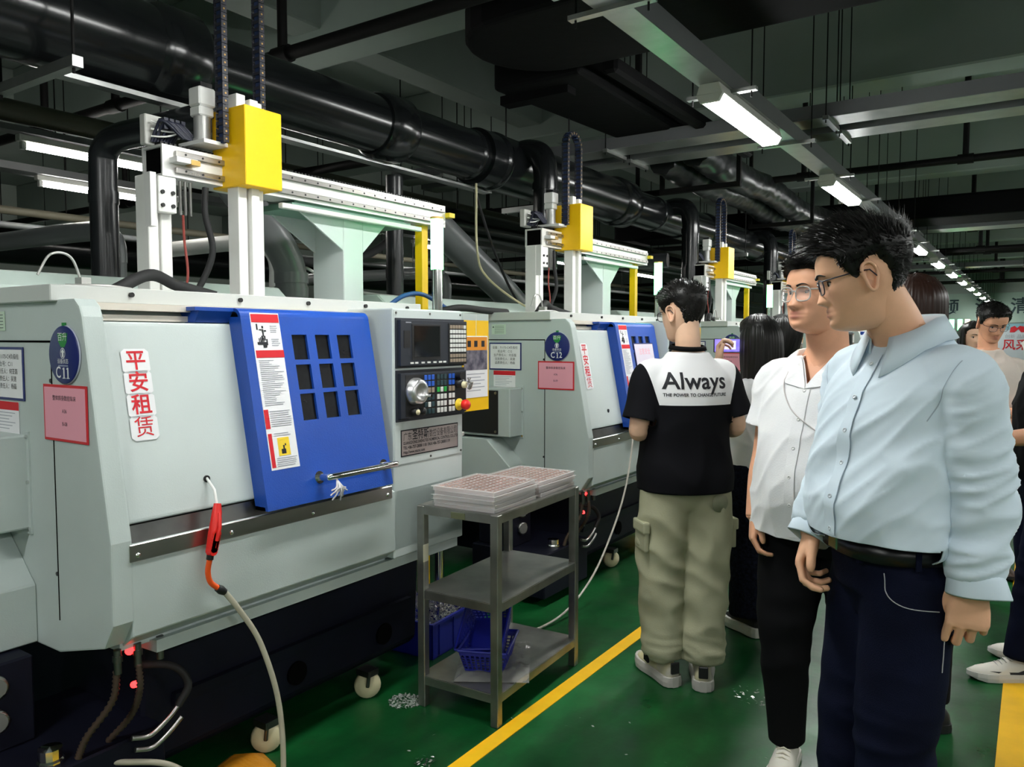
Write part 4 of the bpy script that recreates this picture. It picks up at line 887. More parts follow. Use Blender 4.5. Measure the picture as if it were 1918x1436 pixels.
# blue baskets, plastic bag on the bottom shelf
BBLUE = mat('blue_basket_plastic', (0.012,0.018,0.28), 0.38)
def make_basket(w_, l_, h, name, label, M, taper=0.78, nx=9, nz=5):
    T = thing(name, label, 'basket', group='blue baskets on the cart'); T.matrix_world = M
    b = MB()
    def P(u, v, t):   # u,v in -1..1 perimeter plan, t height 0..1
        k = taper+(1-taper)*t; return (u*w_/2*k, v*l_/2*k, h*t)
    sides = [((-1,-1),(1,-1)),((1,-1),(1,1)),((1,1),(-1,1)),((-1,1),(-1,-1))]
    th = 0.003
    for (a, c) in sides:
        nn = nx if a[1] == c[1] else nx+2
        def Q(s, t): return Vector(P(a[0]+(c[0]-a[0])*s, a[1]+(c[1]-a[1])*s, t))
        inn = Vector(((a[1]-c[1]), (c[0]-a[0]), 0)).normalized()*th
        def strip(s0, s1, t0, t1):
            q = [Q(s0,t0),Q(s1,t0),Q(s1,t1),Q(s0,t1)]; b.add(q+[p+inn for p in q], [(0,1,2,3),(7,6,5,4),(0,4,5,1),(1,5,6,2),(2,6,7,3),(3,7,4,0)])
        strip(0,1,0,0.12); strip(0,1,0.78,1.0)
        for i in range(nn+1): s = i/nn; strip(max(0,s-0.18/nn), min(1,s+0.18/nn), 0.12, 0.78)
        for k in range(1, nz): t = 0.12+0.66*k/nz; strip(0,1,t-0.02,t+0.02)
    b.box((-w_/2*taper,-l_/2*taper,0),(w_/2*taper,l_/2*taper,0.003)); b.build('basket_body', BBLUE, T)
    r = MB()
    for (a, c) in sides:
        q0 = Vector(P(a[0],a[1],1)); q1 = Vector(P(c[0],c[1],1)); r.tube([q0,q1],0.006,6)
    r.build('rim', BBLUE, T); return T
cM = Matrix.Translation((CX, CY, 0)) @ Matrix.Rotation(CRZ, 4, 'Z')
make_basket(0.20,0.26,0.095,'blue_basket','upright blue mesh basket on the bottom shelf of the cart', cM @ Matrix.Translation((0.195,0.235,0.136)) @ Matrix.Rotation(0.35,4,'Z'))
make_basket(0.20,0.26,0.095,'blue_basket','tilted blue mesh basket stacked on the other basket', cM @ Matrix.Translation((0.165,0.285,0.215)) @ Matrix.Rotation(0.35,4,'Z') @ Matrix.Rotation(math.radians(30),4,'X') @ Matrix.Rotation(math.radians(-8),4,'Y'))
bb = MB(); n = 16; m = 14; vs = []
for i in range(n+1):
    for k in range(m+1):
        u = i/n; v = k/m; e = min(u, 1-u, v, 1-v); vs.append((0.30*(u-0.5), 0.42*(v-0.5), 0.002+max(0, 0.02*noise.noise((u*7, v*7, 3))+0.012)*min(1, e*8)))
bb.add(vs, [(i*(m+1)+k, (i+1)*(m+1)+k, (i+1)*(m+1)+k+1, i*(m+1)+k+1) for i in range(n) for k in range(m)], False)
pb = bb.build('plastic_bag', mat('clear_bag', (0.55,0.55,0.52), 0.12, trans=0.7, ior=1.25)); pb.matrix_world = cM @ Matrix.Translation((0.20,0.27,0.131)) @ Matrix.Rotation(0.5,4,'Z'); tag(pb, 'crumpled clear plastic bag under the blue basket on the cart', 'bag')
# chip crate on the floor with metal swarf
T = thing('chip_crate', 'blue plastic crate full of metal swarf behind the cart', 'crate', (-2.62, 2.72, 0), math.radians(4))
w_, l_, h = 0.33, 0.46, 0.17
b = MB().box((0,0,0),(w_,l_,0.006)).box((0,0,0),(0.006,l_,h)).box((w_-0.006,0,0),(w_,l_,h)).box((0,0,0),(w_,0.006,h)).box((0,l_-0.006,0),(w_,l_,h))
b.build('crate_body', BBLUE, T)
r = MB().box((-0.008,-0.008,h-0.012),(w_+0.008,0.0,h)).box((-0.008,l_,h-0.012),(w_+0.008,l_+0.008,h)).box((-0.008,0,h-0.012),(0,l_,h)).box((w_,0,h-0.012),(w_+0.008,l_,h)); r.build('rim', BBLUE, T)
for k in range(4): MB().box((w_,0.05+k*0.12,0.01),(w_+0.004,0.06+k*0.12,h-0.012)).build('rib', BBLUE, T)
sw = MB()
for k in range(2200):
    u = random.random(); v = random.random(); zt = 0.10+0.14*math.exp(-((u-0.25)**2+(v-0.3)**2)*6); z = zt*(0.72+0.28*random.random())
    c = Vector((0.02+u*0.28, 0.02+v*0.42, z)); d = Vector((random.uniform(-1,1), random.uniform(-1,1), random.uniform(-1,1))).normalized()*0.010; e = d.orthogonal().normalized()*0.004
    sw.add([c-d, c+e*0.5, c+d+e, c-e], [(0,1,2),(0,2,3)])
tag(sw.build('metal_swarf', mat('bright_swarf', (0.62,0.60,0.58), 0.3, 1.0), T, recalc=False), kind='stuff')
# litter on the floor
def litter(label, x, y, n, r, m, h=0.006):
    b = MB()
    for k in range(n):
        a = random.uniform(0, 6.28); q = r*math.sqrt(random.random()); c = Vector((q*math.cos(a), q*math.sin(a), 0.002+h*random.random())); d = Vector((random.uniform(-1,1), random.uniform(-1,1), random.uniform(-0.3,0.3))).normalized()*0.008; e = Vector((-d.y, d.x, 0.003))*0.4
        b.add([c-d, c+e, c+d, c-e], [(0,1,2,3)])
    o = b.build('swarf_litter', m, None, recalc=False); o.location = (x, y, 0); tag(o, label, 'swarf', kind='stuff'); return o
SW = _M['bright_swarf']; PW = mat('white_powder', (0.3,0.33,0.3), 0.9)
litter('scattered pale powder beside the caster', -2.12, 2.36, 260, 0.07, PW, 0.002)
litter('shavings on the floor behind the man in the black and white shirt', -0.95, 3.2, 40, 0.09, SW)
litter('shavings on the floor right of the jeans', -0.25, 2.95, 160, 0.05, SW)
litter('shavings on the floor in front of the cart', -1.75, 2.05, 30, 0.04, SW)
litter('specks on the green floor', -1.35, 2.4, 30, 0.7, PW, 0.001)
# far-end wall banner and board
T = thing('wall_banner', 'pale banner with big dark characters on the far wall', 'banner', (-1.6, YMAX-0.03, 2.62))
MB().box((-3.5,-0.02,-0.55),(3.5,0.0,0.55)).build('banner_cloth', mat('banner_green', (0.42,0.56,0.48), 0.7), T)
for k, ch_ in enumerate('资领　清　清活'): 
    if ch_ != '　': text('lettering', ch_, 0.62, mat('banner_ink', (0.03,0.06,0.07), 0.6), T, frame((-1.75+k*0.56,-0.03,0.02),(1,0,0),(0,0,1)), off=0.01)
T = thing('notice_board', 'white and blue board with red lettering at the far end', 'board', (-0.1, YMAX-0.06, 1.35))
MB().box((-2.4,-0.02,-1.1),(1.6,0.0,0.68)).build('board_panel', mat('board_white', (0.62,0.68,0.72), 0.5), T); MB().box((-2.4,-0.025,0.45),(1.6,-0.02,0.68)).build('board_heading', mat('board_blue', (0.25,0.48,0.55), 0.5), T)
text('lettering', '风采', 0.42, INKR, T, frame((-0.55,-0.03,-0.12),(1,0,0),(0,0,1)), off=0.006); text('lettering', '创新 品质', 0.16, GREY_INK, T, frame((-0.55,-0.03,0.2),(1,0,0),(0,0,1)))
MB().prism([(-0.75,0.36),(-0.6,0.36),(-0.48,0.48),(-0.40,0.36),(-0.26,0.36),(-0.30,0.56),(-0.44,0.60),(-0.52,0.52),(-0.6,0.60),(-0.72,0.54)], 'y', -0.032, -0.026).build('red_emblem', INKR, T)
AMB = mat('amber_glow', (0.9,0.6,0.2), 0.4, emit=(1.0,0.75,0.35), es=3.0)
for k, (x, y, m_, nm) in enumerate(((-2.0,25,GLOW,'left green'),(-1.8,25,GLOW,'right green'),(-1.62,25,AMB,'amber'))):
    T = thing('signal_light', 'tiny distant %s signal light beside the standing man' % nm, 'signal light', (x, y, 0), group='distant signal lights')
    MB().cyl((0,0,0),(0,0,1.72),0.02,8).build('pole', CHROME, T); MB().cyl((0,0,1.72),(0,0,2.02),0.06,12).build('lit_tube', m_, T)
T = thing('yellow_post', 'orange and clear signal post right of the brown-haired head', 'post', (-1.06,12,0)); MB().cyl((0,0,0),(0,0,1.70),0.02,10).build('pole', CHROME, T); MB().cyl((0,0,1.70),(0,0,1.84),0.045,12).build('post', YELLOW, T); MB().cyl((0,0,1.84),(0,0,1.93),0.045,12).build('clear_top', CLEAR, T)
# thin hose trailing from the second lathe past the man's feet
cable('air_hose', 'thin pale hose hanging from the second lathe to the floor', [(-2.04,4.35,1.05),(-2.02,4.32,0.90),(-2.02,4.22,0.60),(-2.03,4.05,0.35),(-2.03,3.80,0.15),(-2.05,3.50,0.03),(-2.12,3.2,0.012),(-2.3,3.15,0.012)], 0.006, mat('pale_hose', (0.55,0.52,0.46), 0.5), 'hose')

# ================================================================ PEOPLE
import numpy as np
from mathutils.bvhtree import BVHTree
def V(*a): return Vector(a)
def crom(xs, ys, t):
    # monotone-ish smooth interpolation through control points
    if t <= xs[0]: return ys[0]
    if t >= xs[-1]: return ys[-1]
    i = 0
    while t > xs[i+1]: i += 1
    h = xs[i+1]-xs[i]; u = (t-xs[i])/h
    def slope(j):
        if j <= 0 or j >= len(xs)-1: return 0.0 if j <= 0 and False else ((ys[1]-ys[0])/(xs[1]-xs[0]) if j <= 0 else (ys[-1]-ys[-2])/(xs[-1]-xs[-2]))
        a = (ys[j]-ys[j-1])/(xs[j]-xs[j-1]); b = (ys[j+1]-ys[j])/(xs[j+1]-xs[j]); return 0.0 if a*b < 0 else (a+b)/2
    m0 = slope(i)*h; m1 = slope(i+1)*h
    return (2*u**3-3*u*u+1)*ys[i]+(u**3-2*u*u+u)*m0+(-2*u**3+3*u*u)*ys[i+1]+(u**3-u*u)*m1
def remesh(mb, voxel, it=3, fold=None, lam=0.5):
    me = mb.mesh('tmp'); ob = bpy.data.objects.new('tmp', me); COL.objects.link(ob)
    md = ob.modifiers.new('r', 'REMESH'); md.mode = 'VOXEL'; md.voxel_size = voxel; md.adaptivity = 0.0
    out = bpy.data.meshes.new_from_object(ob.evaluated_get(bpy.context.evaluated_depsgraph_get()))
    bpy.data.objects.remove(ob); bpy.data.meshes.remove(me)
    relax(out, it, lam)
    if fold: displace(out, fold)
    out.polygons.foreach_set('use_smooth', [True]*len(out.polygons)); out.update(); return out
def relax(me, it, lam=0.5):
    if not it: return
    n = len(me.vertices); co = np.empty(n*3); me.vertices.foreach_get('co', co); co = co.reshape(-1, 3)
    e = np.empty(len(me.edges)*2, dtype=np.int64); me.edges.foreach_get('vertices', e); e = e.reshape(-1, 2)
    deg = np.bincount(e.ravel(), minlength=n).astype(float)[:, None]; deg[deg == 0] = 1
    for k in range(it):
        s = np.zeros_like(co); np.add.at(s, e[:, 0], co[e[:, 1]]); np.add.at(s, e[:, 1], co[e[:, 0]])
        co = co + lam*(s/deg-co)
    me.vertices.foreach_set('co', co.ravel()); me.update()
def displace(me, fold):
    me.update(); co = [v.co.copy() for v in me.vertices]; no = [v.normal.copy() for v in me.vertices]
    for v, c, n_ in zip(me.vertices, co, no): v.co = c + n_*fold(c, n_)
    me.update()
def ring(c, a, b, u, v, n=36, e=2.3):
    out = []
    for k in range(n):
        t = 2*math.pi*k/n; cs, sn = math.cos(t), math.sin(t); r = (abs(cs)**e+abs(sn)**e)**(-1/e)
        out.append(c + u*(a*r*cs) + v*(b*r*sn))
    return out
def limb(mb, pts, radii, n=20, flat=None, caps=True, ref=None):
    # smooth tapered limb through joints; flat = ratio of the second axis
    P = catmull(pts, 6); m = len(P); tan = [(P[min(i+1,m-1)]-P[max(i-1,0)]).normalized() for i in range(m)]
    u = (ref or tan[0].orthogonal()).normalized(); rings = []
    xs = [i/(len(radii)-1) for i in range(len(radii))]
    for i in range(m):
        u = (u-tan[i]*u.dot(tan[i])).normalized(); w_ = tan[i].cross(u); r = crom(xs, radii, i/(m-1))
        rings.append(ring(P[i], r, r*(flat or 1), u, w_, n, 2.0))
    mb.loft(rings, cap=caps); return mb
SKINS = {}
def skin_mat(name, col, lip=(0.45,0.14,0.12)):
    m = mat(name, col, 0.48, var=0.10, vscale=18, bump=0.05, bscale=300, spec=0.4)
    if name in SKINS: return m
    SKINS[name] = 1; nt = m.node_tree; N = nt.nodes; L = nt.links; b = N['Principled BSDF']
    src = b.inputs['Base Color'].links[0].from_socket
    at = N.new('ShaderNodeAttribute'); at.attribute_name = 'tint'; mx = N.new('ShaderNodeMixRGB'); mx.inputs[2].default_value = (*lip, 1)
    L.new(at.outputs['Fac'], mx.inputs[0]); L.new(src, mx.inputs[1]); L.new(mx.outputs[0], b.inputs['Base Color']); return m
HAIRK = mat('black_hair', (0.006,0.0055,0.005), 0.42, spec=0.35); HAIRB = mat('brown_hair', (0.022,0.009,0.006), 0.38, spec=0.4)
EYEW = mat('eye_white', (0.62,0.60,0.57), 0.2); EYED = mat('eye_dark', (0.01,0.006,0.004), 0.1)
# ---- head
HZ  = [-0.122,-0.112,-0.095,-0.070,-0.045,-0.020,0.005,0.030,0.060,0.085,0.103,0.113,0.116]
HF  = [ 0.030, 0.066, 0.084, 0.086, 0.083, 0.083,0.085,0.093,0.089,0.070,0.044,0.018,0.0005]
HB  = [ 0.030, 0.045, 0.050, 0.056, 0.070, 0.088,0.099,0.104,0.099,0.079,0.050,0.020,0.0005]
HW  = [ 0.018, 0.034, 0.046, 0.057, 0.066, 0.072,0.0755,0.077,0.074,0.059,0.038,0.015,0.0005]
def gs(x, s): return math.exp(-0.5*(x/s)**2)
def head_base(a, z, fat=0.0):
    w_ = crom(HZ, HW, z); f_ = crom(HZ, HF, z); b_ = crom(HZ, HB, z)
    if fat: k = fat*gs(z+0.055, 0.045); w_ += 0.013*k; f_ += 0.003*k
    c, s = math.cos(a), math.sin(a); e = 2.35 if c > 0 else 2.1; r = (abs(s)**e+abs(c)**e)**(-1/e)
    return w_*r*s, (f_ if c > 0 else b_)*r*c
def face_feat(x, z, fat=0.0):
    ax = abs(x); d = 0.0
    t = (0.014-z)/0.052
    if t > -0.4:
        if t <= 1: hgt = 0.004+0.019*max(0,t)**1.25; wd = 0.0085+0.006*max(0,t)
        else: hgt = 0.023*max(0, 1-(t-1)/0.22)**0.8 if t < 1.22 else 0; wd = 0.0145
        if t < 0: hgt *= (1+t/0.4)
        d += hgt*gs(x, wd)
    d += 0.006*gs(ax-0.014, 0.006)*gs(z+0.036, 0.0075)                     # nostril wings
    d -= 0.0085*gs(ax-0.031, 0.014)*gs(z-0.004, 0.0095)                    # eye sockets
    d += 0.0035*gs(ax-0.030, 0.020)*gs(z-0.024, 0.007)                     # brow
    d += 0.0045*gs(x, 0.017)*gs(z+0.0585, 0.0048) + 0.0060*gs(x, 0.015)*gs(z+0.0705, 0.0058) - 0.0035*gs(x, 0.020)*gs(z+0.0645, 0.0020)
    d -= 0.003*gs(x, 0.016)*gs(z+0.081, 0.006) + 0.002*gs(x, 0.003)*gs(z+0.049, 0.006)
    d += 0.006*gs(x, 0.018)*gs(z+0.098, 0.010)
    d += 0.0045*gs(ax-0.046, 0.016)*gs(z+0.022, 0.016)
    d -= 0.003*gs(ax-0.030-0.1*(-(z+0.04)), 0.006)*gs(z+0.048, 0.014)      # nasolabial
    return d
def head_grid(n, m):
    A = []
    for i in range(n): t = 2*math.pi*i/n; A.append(t-0.42*math.sin(t))
    Z = [HZ[0]+(HZ[-1]-HZ[0])*(0.5-0.5*math.cos(math.pi*(0.02+0.98*k/m))) for k in range(m+1)]
    return A, Z
HL = ([0,35,52,62,70,80,90,100,114,124,134,155,180],[0.068,0.066,0.056,0.040,0.006,-0.010,0.020,0.034,0.030,0.000,-0.038,-0.056,-0.062])
def make_head(mb, tint, M, hs, n, m, fat=0.0, ears=True):
    A, Z = head_grid(n, m); vs = []; base = len(mb.v)
    for z in Z:
        for a in A:
            x, y = head_base(a, z, fat)
            if math.cos(a) > 0: y += face_feat(x, z, fat)*min(1, math.cos(a)*2.2)
            vs.append(M @ (V(x, y, z)*hs))
            lip = max(gs(z+0.0585, 0.0042), gs(z+0.0705, 0.0048))*gs(x, 0.016) if math.cos(a) > 0.3 else 0
            tint.append(min(0.75, lip*0.9+(0.16*gs(abs(x)-0.042, 0.018)*gs(z+0.022, 0.02)+0.07*gs(x, 0.014)*gs(z+0.034, 0.012) if math.cos(a) > 0.2 else 0)))
    mm = len(Z)
    fs = [(i*n+k, i*n+(k+1) % n, (i+1)*n+(k+1) % n, (i+1)*n+k) for i in range(mm-1) for k in range(n)]
    mb.add(vs, fs, True); mb.add([M @ (V(0,0.0,HZ[0]-0.001)*hs)], []); tint.append(0)
    c = base+len(vs); mb.f += [(c, base+(k+1) % n, base+k) for k in range(n)]; mb.sm += [True]*n
    if ears:
        for s in (-1, 1):
            E_ = M @ Matrix.Diagonal((hs,hs,hs,1)) @ Matrix.Translation((s*(0.0735+0.004*fat), -0.004, -0.006)) @ Matrix.Rotation(math.radians(-22)*s, 4, 'Z') @ Matrix.Rotation(math.radians(-8), 4, 'X')
            cont = [(0.012,0.016),(0.008,0.027),(-0.003,0.033),(-0.015,0.029),(-0.022,0.014),(-0.020,-0.002),(-0.013,-0.016),(-0.007,-0.028),(0.003,-0.031),(0.009,-0.022),(0.010,-0.008)]
            P = [E_ @ V(s*0.010, p[0], p[1]) for p in cont]; k0 = len(mb.v)
            mb.tube(catmull(P+[P[0]], 4), 0.0042*hs, 7, caps=False)
            inner = [E_ @ V(s*0.004, p[0]*0.8, p[1]*0.8) for p in cont]; ci = E_ @ V(s*0.0005, 0.003, -0.004)
            mb.add(inner+[ci], [(k, (k+1) % 11, 11) for k in range(11)], True)
            mb.add(P+inner, [(k, (k+1) % 11, (k+1) % 11+11, k+11) for k in range(11)], True)
            mb.add([E_ @ V(-s*0.006, p[0]*0.75, p[1]*0.8) for p in cont]+[E_ @ V(s*0.008, p[0]*0.98, p[1]*0.98) for p in cont], [(k, (k+1) % 11, (k+1) % 11+11, k+11) for k in range(11)], True)
            tint += [0.06]*(len(mb.v)-k0)
def hair_thick(a, z, st):
    d = abs(math.degrees(math.atan2(math.sin(a), math.cos(a)))); zh = crom(HL[0], HL[1], d)+st.get('line', 0.0)
    if st.get('nape') and d > 110: zh -= st['nape']
    u = (z-zh)/0.016; u = max(0.0, min(1.0, u)); u = u*u*(3-2*u)
    T_ = st.get('side', 0.010)*max(0.35, min(1, (z+0.06)/0.08))+(st.get('top', 0.026)-st.get('side', 0.010))*max(0, min(1, (z-0.015)/0.06))
    if d < 60 and z > 0.05: T_ += st.get('fringe', 0.008)*(1-d/60)
    return -0.007+u*(T_+0.007)
def make_hair(name, parent, M, hs, st, m_, n=72, m=60, strands=1500, fat=0.0):
    rnd = random.Random(hash(name) % 1000+len(name)); A, Z = head_grid(n, m); C0 = V(0, -0.005, 0.02); mb = MB(); rings = []
    def surf(a, z, ex=0.0):
        x, y = head_base(a, z, fat*0.5); p = V(x, y, z); d = (p-C0).normalized(); t = hair_thick(a, z, st)
        if t > 0: t += 0.004*noise.noise((math.sin(a)*5, math.cos(a)*5, z*40))+0.003*noise.noise((a*14, z*25, 1.7))
        return p+d*(t+ex), d, t
    for z in Z: rings.append([M @ (surf(a, z)[0]*hs) for a in A])
    mb.loft(rings, cap=False)
    ct = 0
    while ct < strands:
        a = rnd.uniform(-math.pi, math.pi); z = rnd.uniform(-0.06, 0.116)
        p, d, t = surf(a, z, -0.002)
        if t < 0.002 or (z < 0.03 and 70 < abs(math.degrees(a)) < 122): continue
        ct += 1
        dn = V(0, 0.5*math.cos(a), -1.0) if z < 0.05 else V(st.get('part', 0.3), 0.8, 0.15)
        g = (dn-d*dn.dot(d)); g = g.normalized() if g.length > 1e-4 else d.orthogonal()
        L_ = rnd.uniform(0.012, 0.028)*st.get('len', 1.0)*(0.28 if z < 0.035 else 0.28+0.72*min(1,(z-0.035)/0.04)); q = p+(g*0.75+d*st.get('lift', 0.45)+V(rnd.uniform(-.35,.35), rnd.uniform(-.35,.35), rnd.uniform(-.2,.35)))*L_
        mid = p+(q-p)*0.5+d*0.002; sd = d.cross(g).normalized()*0.0016
        vs = [M @ (v*hs) for v in (p-sd, p+sd, mid+sd*0.8, mid-sd*0.8, q)]
        mb.add(vs, [(0,1,2,3),(3,2,4)], True)
    return mb.build('hair', m_, parent, recalc=False)
def make_face_bits(parent, M, hs, brow_m=None, look=0.0, glasses=None):
    brow_m = brow_m or HAIRK
    def fp(x, z, ex=0.0):
        # point on the face surface
        f_ = crom(HZ, HF, z); w_ = crom(HZ, HW, z); y = f_*(max(0.0, 1-(abs(x)/w_)**2.35))**(1/2.35); return V(x, y+face_feat(x, z)+ex, z)
    ew = MB(); ed = MB(); ln = MB(); bw = MB()
    for s in (-1, 1):
        c = fp(s*0.031, 0.002)+V(0, -0.0085, 0); T0 = MB().sphere((0,0,0), 0.0118, 14, 10, (1.15,1,0.72)); T0.v = [tuple(M @ ((V(*p)+c)*hs)) for p in T0.v]; ew.add(T0.v, T0.f, True)
        T0 = MB().sphere((0,0,0), 0.0062, 10, 8, (1,0.5,1)); T0.v = [tuple(M @ ((V(*p)+c+V(look*0.006,0.0100-abs(look)*0.001,-0.0005))*hs)) for p in T0.v]; ed.add(T0.v, T0.f, True)
        up = [M @ ((c+V(s*q, 0.0118*math.sqrt(max(0,1-(q/0.0165)**2))*0.95+0.0012, 0.0062*math.sqrt(max(0,1-(q/0.017)**2))))*hs) for q in (-0.0155,-0.011,-0.005,0.001,0.007,0.012,0.016)]
        ln.tube(catmull(up, 3), 0.0015*hs, 6)
        br = [M @ (fp(s*q, 0.0235+z, 0.0012)*hs) for q, z in ((0.0125,-0.002),(0.020,0.001),(0.030,0.0035),(0.040,0.0025),(0.049,-0.003))]
        bw.tube(catmull(br, 3), 0.003*hs, 6, rf=lambda t: 0.0034*hs*(1-0.75*t))
    ey = ew.build('eyes', EYEW, parent, recalc=False); ed.build('irises', EYED, ey, recalc=False); ln.build('lash_line', EYED, ey); bw.build('eyebrows', brow_m, parent)
    if glasses:
        gm, lens_m, w_, h_, rr = glasses; G = MB(); Ls = MB()
        gy = fp(0.031, 0.0, 0)[1]+0.020
        for s in (-1, 1):
            loop = []
            for k in range(24):
                t = 2*math.pi*k/24; e = 3.0; cs, sn = math.cos(t), math.sin(t); r = (abs(cs)**e+abs(sn)**e)**(-1/e); x = s*0.034+w_*r*cs
                loop.append(M @ (V(x, gy-0.18*max(0,abs(x)-0.03), -0.003+h_*r*sn)*hs))
            G.tube(loop+[loop[0]], rr*hs, 6, caps=False)
            Ls.add([l for l in loop], [tuple(range(24))])
            G.tube([M @ (p*hs) for p in (V(s*(0.034+w_),gy-0.006,0.010), V(s*0.0765,gy-0.030,0.011), V(s*0.081,0.01,0.012), V(s*0.080,-0.012,0.010), V(s*0.078,-0.026,-0.010))], rr*1.0*hs, 6)
        G.tube([M @ (p*hs) for p in (V(-0.034+w_,gy,0.004), V(0,gy+0.003,0.007), V(0.034-w_,gy,0.004))], rr*hs, 6)
        g_ = G.build('glasses', gm, parent); Ls.build('lenses', lens_m, g_, recalc=False)
# ---- hands
def make_hand(mb, wrist, dist, dors, side, s=1.0, curl=((35,45,25),)*4, thumb=None, spread=0.5):
    d = Vector(dist).normalized(); n_ = Vector(dors); n_ = (n_-d*n_.dot(d)).normalized(); x_ = n_.cross(d)
    if side == 'L': x_ = -x_
    W_ = Vector(wrist)
    def P(p): return W_ + (x_*p[0]+n_*p[1]+d*p[2])*s
    rings = []
    for (z, a, b, x0, y0) in ((-0.035,0.026,0.021,0,0),(-0.005,0.027,0.0195,0,0),(0.025,0.034,0.0185,0.002,-0.002),(0.055,0.0405,0.0165,0.002,-0.002),(0.082,0.0415,0.0135,0.001,-0.001),(0.094,0.037,0.010,0.001,-0.001)):
        rings.append([P((x0+a*math.cos(t)*(abs(math.cos(t))+1e-6)**-0.15, y0+b*math.sin(t), z)) for t in [2*math.pi*k/20 for k in range(20)]])
    mb.loft(rings)
    bx = (0.0325,0.0112,-0.0105,-0.0310); bz = (0.086,0.090,0.086,0.077); ln = ((0.043,0.027,0.020),(0.047,0.030,0.021),(0.043,0.028,0.020),(0.034,0.022,0.018)); rd = (0.0090,0.0093,0.0088,0.0077)
    for i in range(4):
        c = curl[i % len(curl)]; ang = 0; p = V(bx[i], 0.0, bz[i]-0.012); pts = [p.copy()]; sp = spread*(0.10,0.03,-0.04,-0.12)[i]
        pts.append(V(bx[i], 0.001, bz[i])); p = pts[-1].copy()
        for k in range(3):
            ang += math.radians(c[k]); dv = V(sp*math.cos(ang), -math.sin(ang), math.cos(ang)); 
            pts.append(p+dv*ln[i][k]*0.5); p = p+dv*ln[i][k]; pts.append(p.copy())
        pts.append(p+(pts[-1]-pts[-2]).normalized()*0.004)
        r = rd[i]; m = len(pts); rf = [r*1.08,r*1.1,r,r*1.04,r*0.95,r*0.98,r*0.88,r*0.86,r*0.4]
        PP = [P(q) for q in pts]; u = x_; rings = []
        for k in range(m):
            t = (PP[min(k+1,m-1)]-PP[max(k-1,0)]).normalized(); u = (u-t*u.dot(t)).normalized(); rings.append(ring(PP[k], rf[k]*s, rf[k]*s*0.95, u, t.cross(u), 12, 2.0))
        mb.loft(rings)
    th = thumb or ((0.016,-0.008,0.012),(0.034,-0.015,0.040),(0.044,-0.022,0.066),(0.046,-0.028,0.088),(0.044,-0.032,0.100))
    limb(mb, [P(q) for q in th], [0.016*s,0.0155*s,0.0115*s,0.0105*s,0.006*s], 12)
def T_interp(xs, ys): return lambda t: crom(xs, ys, t)
# ---- shoes
def make_shoe(parent, pos, rz, upper_m, sole_m, L_=0.285, lace_m=None, sole_h=0.032, chunky=0.0, tall=1.0, pitch=0.0, name='shoe'):
    # toe towards local +Y, heel at -0.3 L
    M = Matrix.Translation(pos) @ Matrix.Rotation(rz, 4, 'Z') @ Matrix.Rotation(pitch, 4, 'X')
    ys = [-0.31,-0.27,-0.15,0.0,0.15,0.30,0.45,0.57,0.655,0.69]
    wd = [0.018,0.032,0.037,0.036,0.039,0.046,0.047,0.039,0.022,0.006]; ht = [0.060,0.082,0.092,0.098,0.090,0.066,0.052,0.045,0.036,0.028]
    up = MB(); rings = []
    for y, w_, h_ in zip(ys, wd, ht):
        rg = []
        for k in range(18):
            a = math.pi*k/17; rg.append(M @ V(w_*math.cos(a)*(1 if math.sin(a) < 0.5 else 1-0.25*(math.sin(a)-0.5)), y*L_, sole_h*0.6+max(0.004, (h_*tall-sole_h*0.3))*math.sin(a)**0.75))
        rings.append(rg)
    up.loft(rings, closed=False, cap=False); up.f += [tuple(range(18))[::-1], tuple(range(9*18, 10*18))]; up.sm += [True, True]
    sh = up.build(name, upper_m, parent)
    so = MB(); rings = []
    for y, w_ in zip([-0.335,-0.31,-0.24,-0.12,0.05,0.2,0.35,0.5,0.62,0.70,0.72], [0.012,0.030,0.0415,0.041,0.040,0.045,0.051,0.049,0.036,0.016,0.004]):
        w_ += chunky; zb = 0.0 if y < 0.55 else 0.018*(y-0.55)/0.17; wob = 0.004*chunky/0.006*math.sin(y*40) if chunky else 0
        rings.append([M @ V(w_+wob, y*L_, zb), M @ V(w_+0.002+wob, y*L_, sole_h*0.5), M @ V(w_-0.001, y*L_, sole_h), M @ V(-w_+0.001, y*L_, sole_h), M @ V(-w_-0.002-wob, y*L_, sole_h*0.5), M @ V(-w_-wob, y*L_, zb)])
    so.loft(rings, smooth=False); so.build('sole', sole_m, sh, bevel=0.003)
    lc = MB()
    for k in range(5):
        y = (0.10+0.055*k)*L_; h_ = crom([-0.31*L_,0,0.15*L_,0.3*L_,0.45*L_], [0.07,0.100,0.092,0.068,0.054], y)*tall+sole_h*0.28
        lc.tube([M @ V(-0.022,y,h_-0.010), M @ V(0,y+0.006,h_+0.003), M @ V(0.022,y,h_-0.010)], 0.003, 6)
    lc.tube(catmull([M @ V(0,0.09*L_,0.105*tall), M @ V(0.03,0.13*L_,0.095*tall), M @ V(0.012,0.17*L_,0.10*tall), M @ V(0,0.10*L_,0.107*tall), M @ V(-0.03,0.14*L_,0.094*tall), M @ V(-0.01,0.18*L_,0.10*tall)], 5), 0.0026, 6)
    lc.build('laces', lace_m or sole_m, sh)
    return sh, M
